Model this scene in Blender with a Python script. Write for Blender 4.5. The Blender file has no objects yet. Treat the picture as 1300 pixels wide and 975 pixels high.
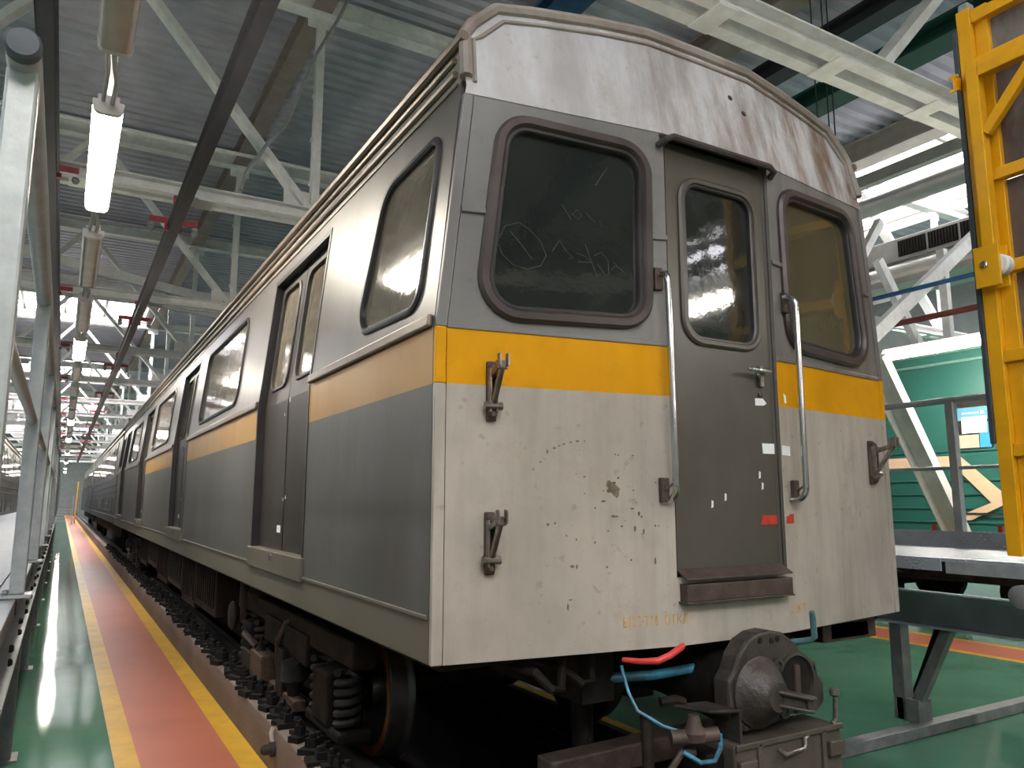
import bpy, bmesh, math, random
from mathutils import Vector as V, Matrix
random.seed(7)
S = bpy.context.scene
COL = S.collection
# ------------------------------------------------------------------ camera, world, exposure
cam = bpy.data.cameras.new('camera'); cam_o = bpy.data.objects.new('camera', cam); COL.objects.link(cam_o)
cam.sensor_width = 36; cam.lens = 969.4/1300*36; cam.clip_end = 400; cam.clip_start = .02
cam_o.location = (-2.523, -2.577, 0)
cam_o.rotation_euler = (math.radians(90+8.715), 0, math.radians(-30.25))
S.camera = cam_o
S.view_settings.view_transform = 'Standard'; S.view_settings.look = 'None'
S.view_settings.exposure = 0.32; S.view_settings.gamma = 1; S.view_settings.use_curve_mapping = False
W = bpy.data.worlds.new('sky'); S.world = W; W.use_nodes = True
W.node_tree.nodes['Background'].inputs[0].default_value = (.86, .93, 1, 1)
W.node_tree.nodes['Background'].inputs[1].default_value = 3.0
SKY_PANE = 11.0      # brightness of daylight in the frosted roof glazing
TUBE = 95.0          # brightness of the tube lamps
FLOOR = -1.6; ROOF = 8.0

# ------------------------------------------------------------------ materials
def new_mat(name):
    m = bpy.data.materials.new(name); m.use_nodes = True
    nt = m.node_tree; b = nt.nodes['Principled BSDF']
    return m, nt, b
def setin(b, **k):
    for n, v in k.items():
        i = b.inputs[n.replace('_', ' ')]
        i.default_value = v
def mat(name, col, rough=.5, metal=0., spec=.5, var=.25, scale=4., stretch=(1, 1, 1), dirt=None, dirt_amt=0., dirt_scale=2., bump=0., bump_scale=60., rvar=.0):
    m, nt, b = new_mat(name); N = nt.nodes; L = nt.links
    setin(b, Roughness=rough, Metallic=metal); b.inputs['Specular IOR Level'].default_value = spec
    tc = N.new('ShaderNodeTexCoord'); mp = N.new('ShaderNodeMapping'); mp.inputs['Scale'].default_value = stretch
    L.new(tc.outputs['Object'], mp.inputs['Vector'])
    nz = N.new('ShaderNodeTexNoise'); nz.inputs['Scale'].default_value = scale; nz.inputs['Detail'].default_value = 6
    nz.inputs['Roughness'].default_value = .6
    L.new(mp.outputs[0], nz.inputs['Vector'])
    cr = N.new('ShaderNodeValToRGB'); e = cr.color_ramp.elements
    e[0].position = .36; e[1].position = .64
    e[0].color = (*[c*(1-var) for c in col], 1); e[1].color = (*[min(1, c*(1+var*.6)) for c in col], 1)
    L.new(nz.outputs['Fac'], cr.inputs[0]); out = cr.outputs[0]
    if dirt:
        n2 = N.new('ShaderNodeTexNoise'); n2.inputs['Scale'].default_value = dirt_scale; n2.inputs['Detail'].default_value = 8
        n2.inputs['Roughness'].default_value = .7
        L.new(mp.outputs[0], n2.inputs['Vector'])
        r2 = N.new('ShaderNodeValToRGB'); r2.color_ramp.elements[0].position = .42; r2.color_ramp.elements[1].position = .64
        r2.color_ramp.elements[0].color = (0, 0, 0, 1); r2.color_ramp.elements[1].color = (dirt_amt,)*3+(1,)
        L.new(n2.outputs['Fac'], r2.inputs[0])
        mx = N.new('ShaderNodeMix'); mx.data_type = 'RGBA'
        L.new(r2.outputs[0], mx.inputs['Factor']); L.new(out, mx.inputs['A']); mx.inputs['B'].default_value = (*dirt, 1)
        out = mx.outputs['Result']
    L.new(out, b.inputs['Base Color'])
    if rvar:
        mr = N.new('ShaderNodeMapRange'); mr.inputs['To Min'].default_value = max(.02, rough-rvar); mr.inputs['To Max'].default_value = rough+rvar
        L.new(nz.outputs['Fac'], mr.inputs[0]); L.new(mr.outputs[0], b.inputs['Roughness'])
    if bump:
        n3 = N.new('ShaderNodeTexNoise'); n3.inputs['Scale'].default_value = bump_scale; n3.inputs['Detail'].default_value = 4
        L.new(tc.outputs['Object'], n3.inputs['Vector'])
        bp = N.new('ShaderNodeBump'); bp.inputs['Strength'].default_value = bump; bp.inputs['Distance'].default_value = .02
        L.new(n3.outputs['Fac'], bp.inputs['Height']); L.new(bp.outputs[0], b.inputs['Normal'])
    return m
def emit(name, col, st):
    m, nt, b = new_mat(name)
    setin(b, Base_Color=(*col, 1)); b.inputs['Emission Color'].default_value = (*col, 1); b.inputs['Emission Strength'].default_value = st
    return m
def glass(name, tint, dirt, solid, rough=.04, spec=.75):
    # dirty pane: partly see-through, partly a film of grime and painted-in reflection colour, glossy all over
    m, nt, b = new_mat(name); N = nt.nodes; L = nt.links
    tr = N.new('ShaderNodeBsdfTransparent'); tr.inputs[0].default_value = (*tint, 1)
    setin(b, Base_Color=(*dirt, 1), Roughness=rough); b.inputs['Specular IOR Level'].default_value = spec
    tc = N.new('ShaderNodeTexCoord'); nz = N.new('ShaderNodeTexNoise'); nz.inputs['Scale'].default_value = 3; nz.inputs['Detail'].default_value = 5
    L.new(tc.outputs['Object'], nz.inputs['Vector'])
    mr = N.new('ShaderNodeMapRange'); mr.inputs['From Min'].default_value = .3; mr.inputs['From Max'].default_value = .7
    mr.inputs['To Min'].default_value = solid-.12; mr.inputs['To Max'].default_value = min(1, solid+.12)
    L.new(nz.outputs['Fac'], mr.inputs[0])
    bp = N.new('ShaderNodeBump'); bp.inputs['Strength'].default_value = .05; bp.inputs['Distance'].default_value = .05
    L.new(nz.outputs['Fac'], bp.inputs['Height']); L.new(bp.outputs[0], b.inputs['Normal'])
    ms = N.new('ShaderNodeMixShader'); L.new(mr.outputs[0], ms.inputs[0]); L.new(tr.outputs[0], ms.inputs[1]); L.new(b.outputs[0], ms.inputs[2])
    L.new(ms.outputs[0], N['Material Output'].inputs['Surface'])
    return m
def front_paint(name, base, streak, amt, rough=.42, blotch=(.16, .13, .1), lo=.5, hi=.78, fine=0., grime_shade_x=None, spec=.5):
    # faded paint with vertical run stains and rubbed blotches
    m, nt, b = new_mat(name); N = nt.nodes; L = nt.links
    setin(b, Roughness=rough, Metallic=.0); b.inputs['Specular IOR Level'].default_value = spec
    tc = N.new('ShaderNodeTexCoord')
    def noise(scale, vec, det=6, ro=.6):
        mp = N.new('ShaderNodeMapping'); mp.inputs['Scale'].default_value = vec
        n = N.new('ShaderNodeTexNoise'); n.inputs['Scale'].default_value = scale; n.inputs['Detail'].default_value = det; n.inputs['Roughness'].default_value = ro
        L.new(tc.outputs['Object'], mp.inputs[0]); L.new(mp.outputs[0], n.inputs['Vector']); return n.outputs['Fac']
    def ramp(f, p0, p1, c0, c1):
        r = N.new('ShaderNodeValToRGB'); r.color_ramp.elements[0].position = p0; r.color_ramp.elements[1].position = p1
        r.color_ramp.elements[0].color = (*c0, 1); r.color_ramp.elements[1].color = (*c1, 1); L.new(f, r.inputs[0]); return r.outputs[0]
    def mix(f, a, bcol):
        x = N.new('ShaderNodeMix'); x.data_type = 'RGBA'; L.new(f, x.inputs['Factor']); L.new(a, x.inputs['A'])
        x.inputs['B'].default_value = (*bcol, 1); return x.outputs['Result']
    c = ramp(noise(1.7, (1, 1, .8)), .38, .62, [v*.76 for v in base], [min(1, v*1.06) for v in base])
    st = ramp(noise(7., (1, 1, .09), 7, .7), lo, hi, (0, 0, 0), (amt,)*3)
    if grime_shade_x:      # stains grow to the right; below the forehead partly painted light falloff
        sx = N.new('ShaderNodeSeparateXYZ'); L.new(tc.outputs['Object'], sx.inputs[0])
        g = N.new('ShaderNodeMapRange'); g.inputs['From Min'].default_value = -.9; g.inputs['From Max'].default_value = .7
        g.inputs['To Min'].default_value = grime_shade_x[0]; g.inputs['To Max'].default_value = grime_shade_x[1]; L.new(sx.outputs[0], g.inputs[0])
        a = N.new('ShaderNodeMath'); a.operation = 'MULTIPLY'; a.use_clamp = True
        b1 = N.new('ShaderNodeSeparateColor'); L.new(st, b1.inputs[0]); L.new(b1.outputs[0], a.inputs[0]); L.new(g.outputs[0], a.inputs[1]); st = a.outputs[0]
    c = mix(st, c, streak)
    bl = ramp(noise(3.4, (1, 1, .8), 9, .74), .52, .70, (0, 0, 0), (.5,)*3)
    c = mix(bl, c, blotch)
    sp = ramp(noise(22., (1, 1, 1), 3, .5), .66, .72, (0, 0, 0), (.3+fine,)*3)
    c = mix(sp, c, blotch)
    L.new(c, b.inputs['Base Color'])
    n3 = noise(3., (1, 1, 1), 2)
    bp = N.new('ShaderNodeBump'); bp.inputs['Strength'].default_value = .12; bp.inputs['Distance'].default_value = .03
    L.new(n3, bp.inputs['Height']); L.new(bp.outputs[0], b.inputs['Normal'])
    return m
M = {}
M['front_low'] = front_paint('front_low', (.41, .37, .325), (.20, .17, .14), .5, .45, (.19, .155, .12), .44, .68, .1, (.6, 1.1))  # extra streaking to the right also paints in the weaker light there
M['front_mid'] = front_paint('front_mid', (.185, .18, .178), (.075, .06, .055), .7, .36, (.09, .075, .068), .42, .66, 0, (.1, .9), .6)  # grime to the right partly stands in for light falling off
M['front_top'] = front_paint('front_top', (.56, .56, .58), (.19, .13, .10), .85, .34, (.26, .19, .155), .38, .6, 0, (.3, 1.2))
M['front_band'] = front_paint('front_band', (.66, .30, .001), (.42, .18, .005), .3, .5, (.4, .19, .01), .55, .85, 0, None, .15)
M['door'] = front_paint('door', (.066, .058, .047), (.05, .044, .037), .4, .4, (.07, .06, .05))
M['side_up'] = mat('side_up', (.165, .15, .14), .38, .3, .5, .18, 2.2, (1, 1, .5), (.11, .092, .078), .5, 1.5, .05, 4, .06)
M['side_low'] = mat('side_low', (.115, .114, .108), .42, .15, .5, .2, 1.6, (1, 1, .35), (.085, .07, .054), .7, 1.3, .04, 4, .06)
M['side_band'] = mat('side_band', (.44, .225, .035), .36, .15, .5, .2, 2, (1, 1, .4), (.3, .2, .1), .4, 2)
M['skirt'] = mat('skirt', (.14, .125, .097), .5, .1, .5, .25, 2, (1, 1, .6), (.1, .085, .065), .6, 2)
M['side_door'] = mat('side_door', (.034, .028, .023), .45, .0, .3, .2, 2, (1, 1, .3), (.06, .05, .045), .5, 2)
M['cornice'] = mat('cornice', (.22, .175, .14), .4, .35, .5, .2, 2, (1, .3, 1), (.10, .065, .048), .6, 3)
M['roof_paint'] = mat('roof_paint', (.30, .27, .25), .6, 0, .4, .25, 2, (1, 1, 1), (.18, .11, .08), .6, 3)
M['rubber'] = mat('rubber', (.028, .024, .026), .38, 0, .5, .3, 6)
M['bronze_rubber'] = mat('bronze_rubber', (.06, .045, .045), .4, .1, .5, .3, 6)
M['interior'] = mat('interior', (.33, .27, .18), .7, 0, .3, .2, 2)
M['interior_dark'] = mat('interior_dark', (.05, .05, .045), .7, 0, .3, .2, 2)
M['glass_front'] = glass('glass_front', (.35, .37, .35), (.022, .025, .023), .80, .05)
M['glass_side'] = glass('glass_side', (.8, .75, .65), (.24, .21, .165), .68, .07)  # film colour lightened to paint in the bright hall's reflection
M['glass_right'] = glass('glass_right', (.6, .55, .4), (.125, .105, .06), .7, .03)  # yellowish film colour paints in the yellow gate's reflection
M['chrome'] = mat('chrome', (.62, .62, .62), .18, 1, .5, .1, 8)
M['steel_worn'] = mat('steel_worn', (.30, .27, .25), .35, .9, .5, .3, 20, (1, 1, 1), (.1, .06, .045), .6, 14)
M['rusty'] = mat('rusty', (.085, .06, .05), .6, .3, .4, .35, 14, (1, 1, 1), (.05, .035, .03), .6, 10)
M['grime'] = mat('grime', (.009, .008, .0075), .7, .0, .12, .4, 9, (1, 1, 1), (.04, .03, .022), .5, 6)
M['soot'] = mat('soot', (.008, .007, .007), .8, 0, .2, .3, 9)
M['coupler'] = mat('coupler', (.04, .036, .034), .5, .3, .5, .3, 9, (1, 1, 1), (.085, .065, .05), .5, 8, .25, 50)
M['coupler_box'] = mat('coupler_box', (.085, .072, .058), .5, .2, .5, .25, 9, (1, 1, 1), (.06, .05, .04), .5, 8)
M['wood'] = mat('wood', (.075, .045, .028), .7, 0, .3, .35, 8, (6, .4, 6))
M['equip_brown'] = mat('equip_brown', (.028, .021, .017), .7, 0, .12, .3, 4, (1, 1, 1), (.04, .03, .025), .6, 4)
M['equip_grey'] = mat('equip_grey', (.028, .026, .025), .6, .0, .2, .3, 5, (1, 1, 1), (.05, .04, .035), .6, 5)
M['red_grip'] = mat('red_grip', (.62, .05, .045), .35, 0, .5, .2, 9, (1, 1, 1), (.3, .03, .03), .5, 12)
M['blue_pipe'] = mat('blue_pipe', (.04, .24, .38), .4, 0, .5, .25, 9, (1, 1, 1), (.03, .04, .045), .95, 11)
M['teal_pipe'] = mat('teal_pipe', (.06, .14, .15), .4, 0, .5, .25, 9)
M['wheel_steel'] = mat('wheel_steel', (.14, .13, .125), .35, .8, .5, .25, 6)
M['wheel_rim'] = mat('wheel_rim', (.25, .10, .035), .6, .2, .4, .3, 9)
M['white_paper'] = mat('white_paper', (.75, .77, .78), .8, 0, .2, .08, 20)
M['red_tape'] = mat('red_tape', (.42, .035, .02), .5, 0, .3, .2, 30)
M['stencil'] = mat('stencil', (.50, .30, .06), .7, 0, .2, .5, 60, (1, 1, .2))
M['scratch'] = mat('scratch', (.085, .09, .09), .6, 0, .2, .3, 30)
M['stain'] = mat('stain', (.16, .13, .095), .7, 0, .2, .4, 30)
def film(name, keep):
    nt = M[name].node_tree; N = nt.nodes; L = nt.links; tr = N.new('ShaderNodeBsdfTransparent'); ms = N.new('ShaderNodeMixShader'); ms.inputs[0].default_value = keep
    L.new(tr.outputs[0], ms.inputs[1]); L.new(N['Principled BSDF'].outputs[0], ms.inputs[2]); L.new(ms.outputs[0], N['Material Output'].inputs['Surface'])
M['rust_stain'] = mat('rust_stain', (.20, .10, .06), .7, 0, .2, .4, 30)
film('rust_stain', .5)
M['floor_green'] = mat('floor_green', (.068, .18, .12), .035, 0, .06, .14, 1.1, (1, 1, 1), (.11, .2, .155), .5, .8, .02, 90, .01)
M['paint_yellow'] = mat('paint_yellow', (.68, .39, .035), .34, 0, .25, .15, 3, (1, 1, 1), (.4, .25, .05), .4, 4)
M['paint_red'] = mat('paint_red', (.46, .145, .095), .36, 0, .25, .14, 2, (1, 1, 1), (.36, .12, .085), .4, 2, .1, 150)
M['concrete'] = mat('concrete', (.21, .165, .14), .8, 0, .3, .2, 5, (1, 1, 1), (.11, .085, .07), .6, 2.5, .3, 40)
M['pit'] = mat('pit', (.035, .03, .028), .9, 0, .2, .3, 4)
M['galv'] = mat('galv', (.34, .365, .375), .4, .25, .5, .16, 9, (1, 1, 1), (.24, .265, .275), .5, 16, .05, 30, .08)
M['galv_dark'] = mat('galv_dark', (.22, .225, .23), .45, .25, .5, .2, 9, (1, 1, 1), (.13, .13, .125), .5, 10)
M['grey_primer'] = mat('grey_primer', (.46, .50, .56), .45, .1, .5, .16, 3, (1, 1, 1), (.36, .39, .43), .5, 5)
M['cap_black'] = mat('cap_black', (.055, .065, .08), .55, 0, .4, .15, 30)
M['gate_yellow'] = mat('gate_yellow', (.80, .40, .006), .35, 0, .5, .1, 3, (1, 1, 1), (.55, .28, .01), .3, 5)
M['ply_brown'] = mat('ply_brown', (.13, .10, .09), .3, .1, .6, .3, 3, (1, 1, .4), (.32, .32, .34), .8, 1.6)
M['truss_white'] = mat('truss_white', (.86, .845, .83), .55, 0, .4, .08, 3, (1, 1, 1), (.45, .38, .32), .3, 4)
M['truss_cream'] = mat('truss_cream', (.42, .40, .35), .6, 0, .4, .1, 3)
M['beam_brown'] = mat('beam_brown', (.27, .22, .20), .6, 0, .4, .15, 3)
M['deck_grey'] = mat('deck_grey', (.50, .485, .56), .5, .3, .5, .12, 1.5)
M['crane_green'] = mat('crane_green', (.012, .065, .05), .45, 0, .5, .15, 3)
M['dark_bar'] = mat('dark_bar', (.025, .025, .03), .5, 0, .4, .2, 6)
M['duct'] = mat('duct', (.44, .43, .40), .4, .4, .5, .12, 2)
M['cable_grey'] = mat('cable_grey', (.36, .35, .35), .5, 0, .4, .15, 8)
M['red_bracket'] = mat('red_bracket', (.40, .05, .07), .5, 0, .4, .2, 8)
M['red_pipe'] = mat('red_pipe', (.16, .035, .03), .5, 0, .4, .2, 8)
M['blue_steel'] = mat('blue_steel', (.015, .07, .17), .5, 0, .4, .2, 8)
M['lamp_body'] = mat('lamp_body', (.52, .47, .44), .45, 0, .5, .1, 6)
M['lamp_off'] = mat('lamp_off', (.42, .34, .31), .25, 0, .5, .1, 6)
M['lamp_lit'] = emit('lamp_lit', (1, .93, .80), TUBE)
M['sky_pane'] = emit('sky_pane', (.95, .94, 1), SKY_PANE)
M['wall'] = mat('wall', (.24, .25, .245), .8, 0, .3, .1, 2)
M['car_green'] = mat('car_green', (.022, .115, .095), .38, .05, .5, .12, 2, (1, 1, 1), (.015, .07, .06), .4, 2)
M['car_green_roof'] = mat('car_green_roof', (.13, .25, .22), .5, 0, .5, .12, 2)
M['car_blue'] = mat('car_blue', (.028, .032, .044), .45, .0, .5, .15, 2, (1, 1, 1), (.05, .05, .05), .4, 2)
M['car_brown'] = mat('car_brown', (.06, .052, .044), .4, .2, .5, .15, 2)
M['cream_paint'] = mat('cream_paint', (.62, .45, .30), .45, 0, .5, .08, 4)
M['poster_blue'] = mat('poster_blue', (.07, .22, .34), .5, 0, .4, .1, 4)
M['poster_sky'] = mat('poster_sky', (.03, .26, .50), .5, 0, .4, .1, 4)
M['poster_grey'] = mat('poster_grey', (.34, .34, .27), .6, 0, .4, .1, 4)
M['pane_dark'] = glass('pane_dark', (.3, .3, .28), (.03, .028, .024), .85, .06, .4)
M['pane_warm'] = glass('pane_warm', (.3, .3, .28), (.045, .04, .03), .9, .12, .12)
# tread plate: galvanised sheet with raised lozenges
def tread():
    m = mat('tread', (.34, .375, .42), .36, .25, .5, .12, 4, (1, 1, 1), (.38, .42, .46), .4, 5)
    nt = m.node_tree; N = nt.nodes; L = nt.links; b = N['Principled BSDF']
    tc = N.new('ShaderNodeTexCoord'); h = []
    for a, off in ((45, 0), (-45, .5)):
        mp = N.new('ShaderNodeMapping'); mp.inputs['Rotation'].default_value = (math.radians(a), math.radians(a)*.0, math.radians(a))
        mp.inputs['Location'].default_value = (off, off*.6, 0); mp.inputs['Scale'].default_value = (1, 1, 1)
        w = N.new('ShaderNodeTexVoronoi'); w.inputs['Scale'].default_value = 22; w.inputs['Randomness'].default_value = 0
        s = N.new('ShaderNodeMapping'); s.inputs['Scale'].default_value = (.45, 1.6, 1.6)
        L.new(tc.outputs['Object'], mp.inputs[0]); L.new(mp.outputs[0], s.inputs[0]); L.new(s.outputs[0], w.inputs['Vector'])
        mr = N.new('ShaderNodeMapRange'); mr.inputs['From Min'].default_value = .28; mr.inputs['From Max'].default_value = .2
        L.new(w.outputs['Distance'], mr.inputs[0]); h.append(mr.outputs[0])
    mx = N.new('ShaderNodeMath'); mx.operation = 'MAXIMUM'; L.new(h[0], mx.inputs[0]); L.new(h[1], mx.inputs[1])
    bp = N.new('ShaderNodeBump'); bp.inputs['Strength'].default_value = .8; bp.inputs['Distance'].default_value = .006
    L.new(mx.outputs[0], bp.inputs['Height']); L.new(bp.outputs[0], b.inputs['Normal'])
    return m
M['tread'] = tread()

# ------------------------------------------------------------------ mesh helpers
class MB:
    def __init__(s): s.v = []; s.f = []
    def add(s, vs, fs):
        o = len(s.v); s.v += [tuple(p) for p in vs]; s.f += [tuple(i+o for i in q) for q in fs]; return s
    def obox(s, c, ax, ay, az):
        c, ax, ay, az = V(c), V(ax), V(ay), V(az)
        vs = [c+i*ax+j*ay+k*az for i in (-1, 1) for j in (-1, 1) for k in (-1, 1)]
        return s.add(vs, [(0, 1, 3, 2), (4, 6, 7, 5), (0, 4, 5, 1), (2, 3, 7, 6), (0, 2, 6, 4), (1, 5, 7, 3)])
    def box(s, x0, x1, y0, y1, z0, z1):
        return s.obox(((x0+x1)/2, (y0+y1)/2, (z0+z1)/2), ((x1-x0)/2, 0, 0), (0, (y1-y0)/2, 0), (0, 0, (z1-z0)/2))
    def bar(s, p, q, w, h, up=(0, 0, 1)):
        p, q = V(p), V(q); d = (q-p); l = d.length; d.normalize(); u = V(up)
        if abs(d.dot(u)) > .99: u = V((0, 1, 0))
        r = d.cross(u).normalized(); u = r.cross(d)
        return s.obox((p+q)/2, d*l/2, r*w/2, u*h/2)
    def ibar(s, p, q, w, h, t=.012, up=(0, 0, 1)):     # I-section
        p, q = V(p), V(q); d = (q-p).normalized(); u = V(up)
        if abs(d.dot(u)) > .99: u = V((0, 1, 0))
        r = d.cross(u).normalized(); u = r.cross(d)
        s.bar(p+u*(h/2-t/2), q+u*(h/2-t/2), w, t, u); s.bar(p-u*(h/2-t/2), q-u*(h/2-t/2), w, t, u); s.bar(p, q, t, h-2*t, u); return s
    def ubar(s, p, q, w, h, t=.012, up=(0, 0, 1), side=1):   # channel section
        p, q = V(p), V(q); d = (q-p).normalized(); u = V(up)
        if abs(d.dot(u)) > .99: u = V((0, 1, 0))
        r = d.cross(u).normalized()*side; u = r.cross(d)*side
        s.bar(p+u*(h/2-t/2), q+u*(h/2-t/2), w, t, u); s.bar(p-u*(h/2-t/2), q-u*(h/2-t/2), w, t, u)
        s.bar(p+r*(w/2-t/2), q+r*(w/2-t/2), t, h-2*t, u); return s
    def tube(s, pts, r, n=10, closed=False):
        pts = [V(p) for p in pts]; k = len(pts); rs = r if isinstance(r, (list, tuple)) else [r]*k
        vs = []; prev = None
        for i, p in enumerate(pts):
            a = pts[(i-1) % k] if (closed or i) else p; b = pts[(i+1) % k] if (closed or i < k-1) else p
            d = (b-a).normalized()
            if prev is None:
                u = V((0, 0, 1)) if abs(d.z) < .9 else V((1, 0, 0)); u = (u-d*u.dot(d)).normalized()
            else:
                u = (prev-d*prev.dot(d)).normalized()
            prev = u; w = d.cross(u)
            vs += [p+(u*math.cos(2*math.pi*j/n)+w*math.sin(2*math.pi*j/n))*rs[i] for j in range(n)]
        fs = []
        for i in range(k if closed else k-1):
            for j in range(n):
                a = i*n+j; b = i*n+(j+1) % n; c = ((i+1) % k)*n+(j+1) % n; d2 = ((i+1) % k)*n+j
                fs.append((a, b, c, d2))
        if not closed: fs += [tuple(range(n))[::-1], tuple((k-1)*n+j for j in range(n))]
        return s.add(vs, fs)
    def lathe(s, o, d, prof, n=24, cap=True):
        o, d = V(o), V(d).normalized(); u = V((0, 0, 1)) if abs(d.z) < .9 else V((1, 0, 0)); u = (u-d*u.dot(d)).normalized(); w = d.cross(u)
        vs = []; k = len(prof)
        for r, t in prof: vs += [o+d*t+(u*math.cos(2*math.pi*j/n)+w*math.sin(2*math.pi*j/n))*max(r, 1e-4) for j in range(n)]
        fs = [(i*n+j, i*n+(j+1) % n, (i+1)*n+(j+1) % n, (i+1)*n+j) for i in range(k-1) for j in range(n)]
        if cap: fs += [tuple(range(n))[::-1], tuple((k-1)*n+j for j in range(n))]
        return s.add(vs, fs)
    def prism(s, poly, off):
        poly = [V(p) for p in poly]; off = V(off); n = len(poly)
        return s.add(poly+[p+off for p in poly], [tuple(range(n))[::-1], tuple(range(n, 2*n))]+[(i, (i+1) % n, n+(i+1) % n, n+i) for i in range(n)])
    def loops(s, ls, closed=True):     # bridge successive closed loops of equal length
        n = len(ls[0]); vs = [p for l in ls for p in l]
        k = len(ls); return s.add(vs, [(i*n+j, i*n+(j+1) % n, ((i+1) % k)*n+(j+1) % n, ((i+1) % k)*n+j) for i in range(k if closed else k-1) for j in range(n)])
    def build(s, name, m, parent=None, smooth=False, bevel=0., seg=2):
        me = bpy.data.meshes.new(name); me.from_pydata(s.v, [], s.f); me.materials.append(M[m] if isinstance(m, str) else m)
        bm = bmesh.new(); bm.from_mesh(me); bmesh.ops.recalc_face_normals(bm, faces=bm.faces)
        bm.to_mesh(me); bm.free()
        if smooth:
            for p in me.polygons: p.use_smooth = True
            me.set_sharp_from_angle(angle=math.radians(38))
        o = bpy.data.objects.new(name, me); COL.objects.link(o); o.parent = parent
        if bevel:
            b = o.modifiers.new('bevel', 'BEVEL'); b.width = bevel; b.segments = seg; b.limit_method = 'ANGLE'; b.angle_limit = math.radians(40)
        return o
def tag(o, label=None, cat=None, group=None, kind=None):
    for k, v in (('label', label), ('category', cat), ('group', group), ('kind', kind)):
        if v: o[k] = v
    return o
def thing(name, label, cat, loc=(0, 0, 0), group=None, kind=None):
    o = bpy.data.objects.new(name, None); COL.objects.link(o); o.location = loc; o.empty_display_size = .1
    return tag(o, label, cat, group, kind)
def copy_tree(o, parent=None):
    c = o.copy(); COL.objects.link(c); c.parent = parent
    for ch in list(o.children): copy_tree(ch, c)
    return c
def rpoly(pts, r, n=6):        # rounded convex polygon in 2D
    out = []; k = len(pts); rr = r if isinstance(r, (list, tuple)) else [r]*k
    for i in range(k):
        p = V(pts[i]).to_2d(); a = (V(pts[i-1]).to_2d()-p).normalized(); b = (V(pts[(i+1) % k]).to_2d()-p).normalized()
        ang = a.angle(b); t = rr[i]/math.tan(ang/2); A = p+a*t; B = p+b*t
        c = p+(a+b).normalized()*(rr[i]/math.sin(ang/2))
        va = A-c; vb = B-c; th = va.angle_signed(vb)
        for j in range(n+1):
            f = -th*j/n; out.append(V((c.x+va.x*math.cos(f)-va.y*math.sin(f), c.y+va.x*math.sin(f)+va.y*math.cos(f))))
    return out
def ray_poly(c, ang, poly):
    d = V((math.cos(ang), math.sin(ang))); best = None
    for i in range(len(poly)):
        a = poly[i]; e = poly[(i+1) % len(poly)]-a; den = d.x*e.y-d.y*e.x
        if abs(den) < 1e-12: continue
        w = a-c; t = (w.x*e.y-w.y*e.x)/den; u = (w.x*d.y-w.y*d.x)/den
        if t > 0 and -1e-6 <= u <= 1+1e-6 and (best is None or t > best): best = t
    return c+d*best
def holed(mb, outer, inner, fn, thick):
    # plate with one opening: outer, inner 2D convex polygons, fn(u,v,depth) -> 3D
    outer = [V(p).to_2d() for p in outer]; inner = [V(p).to_2d() for p in inner]
    c = sum(inner, V((0, 0)))/len(inner)
    an = sorted({round(math.atan2((p-c).y, (p-c).x), 6) for p in inner+outer})
    O = [ray_poly(c, a, outer) for a in an]; I = [ray_poly(c, a, inner) for a in an]
    mb.loops([[fn(p.x, p.y, 0) for p in O], [fn(p.x, p.y, 0) for p in I], [fn(p.x, p.y, thick) for p in I], [fn(p.x, p.y, thick) for p in O]])
    return mb
def offset(poly, d):
    n = len(poly); out = []
    area = sum(poly[i].x*poly[(i+1) % n].y-poly[(i+1) % n].x*poly[i].y for i in range(n)); sg = 1 if area > 0 else -1
    for i in range(n):
        a = poly[i-1]; b = poly[(i+1) % n]; t = (b-a).normalized(); out.append(poly[i]+V((t.y, -t.x))*d*sg)
    return out
def gasket(mb, path, fn, w_in, w_out, proud, back=.015):
    o = offset(path, w_out); i = offset(path, -w_in); m1 = offset(path, w_out*.5); m2 = offset(path, -w_in*.5)
    mb.loops([[fn(p.x, p.y, back) for p in o], [fn(p.x, p.y, -proud*.5) for p in o], [fn(p.x, p.y, -proud) for p in m1], [fn(p.x, p.y, -proud) for p in m2], [fn(p.x, p.y, -proud*.3) for p in i], [fn(p.x, p.y, back) for p in i]])
    return mb
def pane(mb, path, fn, d0, d1):
    n = len(path); return mb.add([fn(p.x, p.y, d0) for p in path]+[fn(p.x, p.y, d1) for p in path], [tuple(range(n)), tuple(range(n, 2*n))[::-1]]+[(i, (i+1) % n, n+(i+1) % n, n+i) for i in range(n)])
def arc(c, a, b, r, n=6):   # quarter arc from direction a to direction b about c
    return [V(c)+V(a)*r*math.cos(math.pi/2*i/n)+V(b)*r*math.sin(math.pi/2*i/n) for i in range(n+1)]

# ------------------------------------------------------------------ the hall
Y0, Y1 = -20., 100.
XL, XR = -16., 24.
fl = thing('floor', 'glossy green epoxy floor of the depot', 'floor', kind='structure'); del fl['category']
MB().box(XL, -1.32, Y0, Y1, FLOOR-.2, FLOOR).build('green_slab', 'floor_green', fl)
MB().box(1.02, XR, Y0, Y1, FLOOR-.2, FLOOR).build('green_slab', 'floor_green', fl)
for x0, x1, n, m in ((-2.12, -1.985, 'yellow_line', 'paint_yellow'), (-1.985, -1.465, 'red_walkway', 'paint_red'), (-1.465, -1.322, 'yellow_line', 'paint_yellow'),
                     (1.03, 1.12, 'yellow_line', 'paint_yellow'), (5.9, 6.0, 'yellow_line', 'paint_yellow'), (6.0, 6.6, 'red_walkway', 'paint_red'), (6.6, 6.72, 'yellow_line', 'paint_yellow')):
    MB().box(x0, x1, Y0, Y1, FLOOR, FLOOR+.003).build(n, m, fl)
MB().box(-1.32, 1.02, Y0, Y1, -3.0, -2.8).build('pit_bottom', 'pit', fl)
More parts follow.
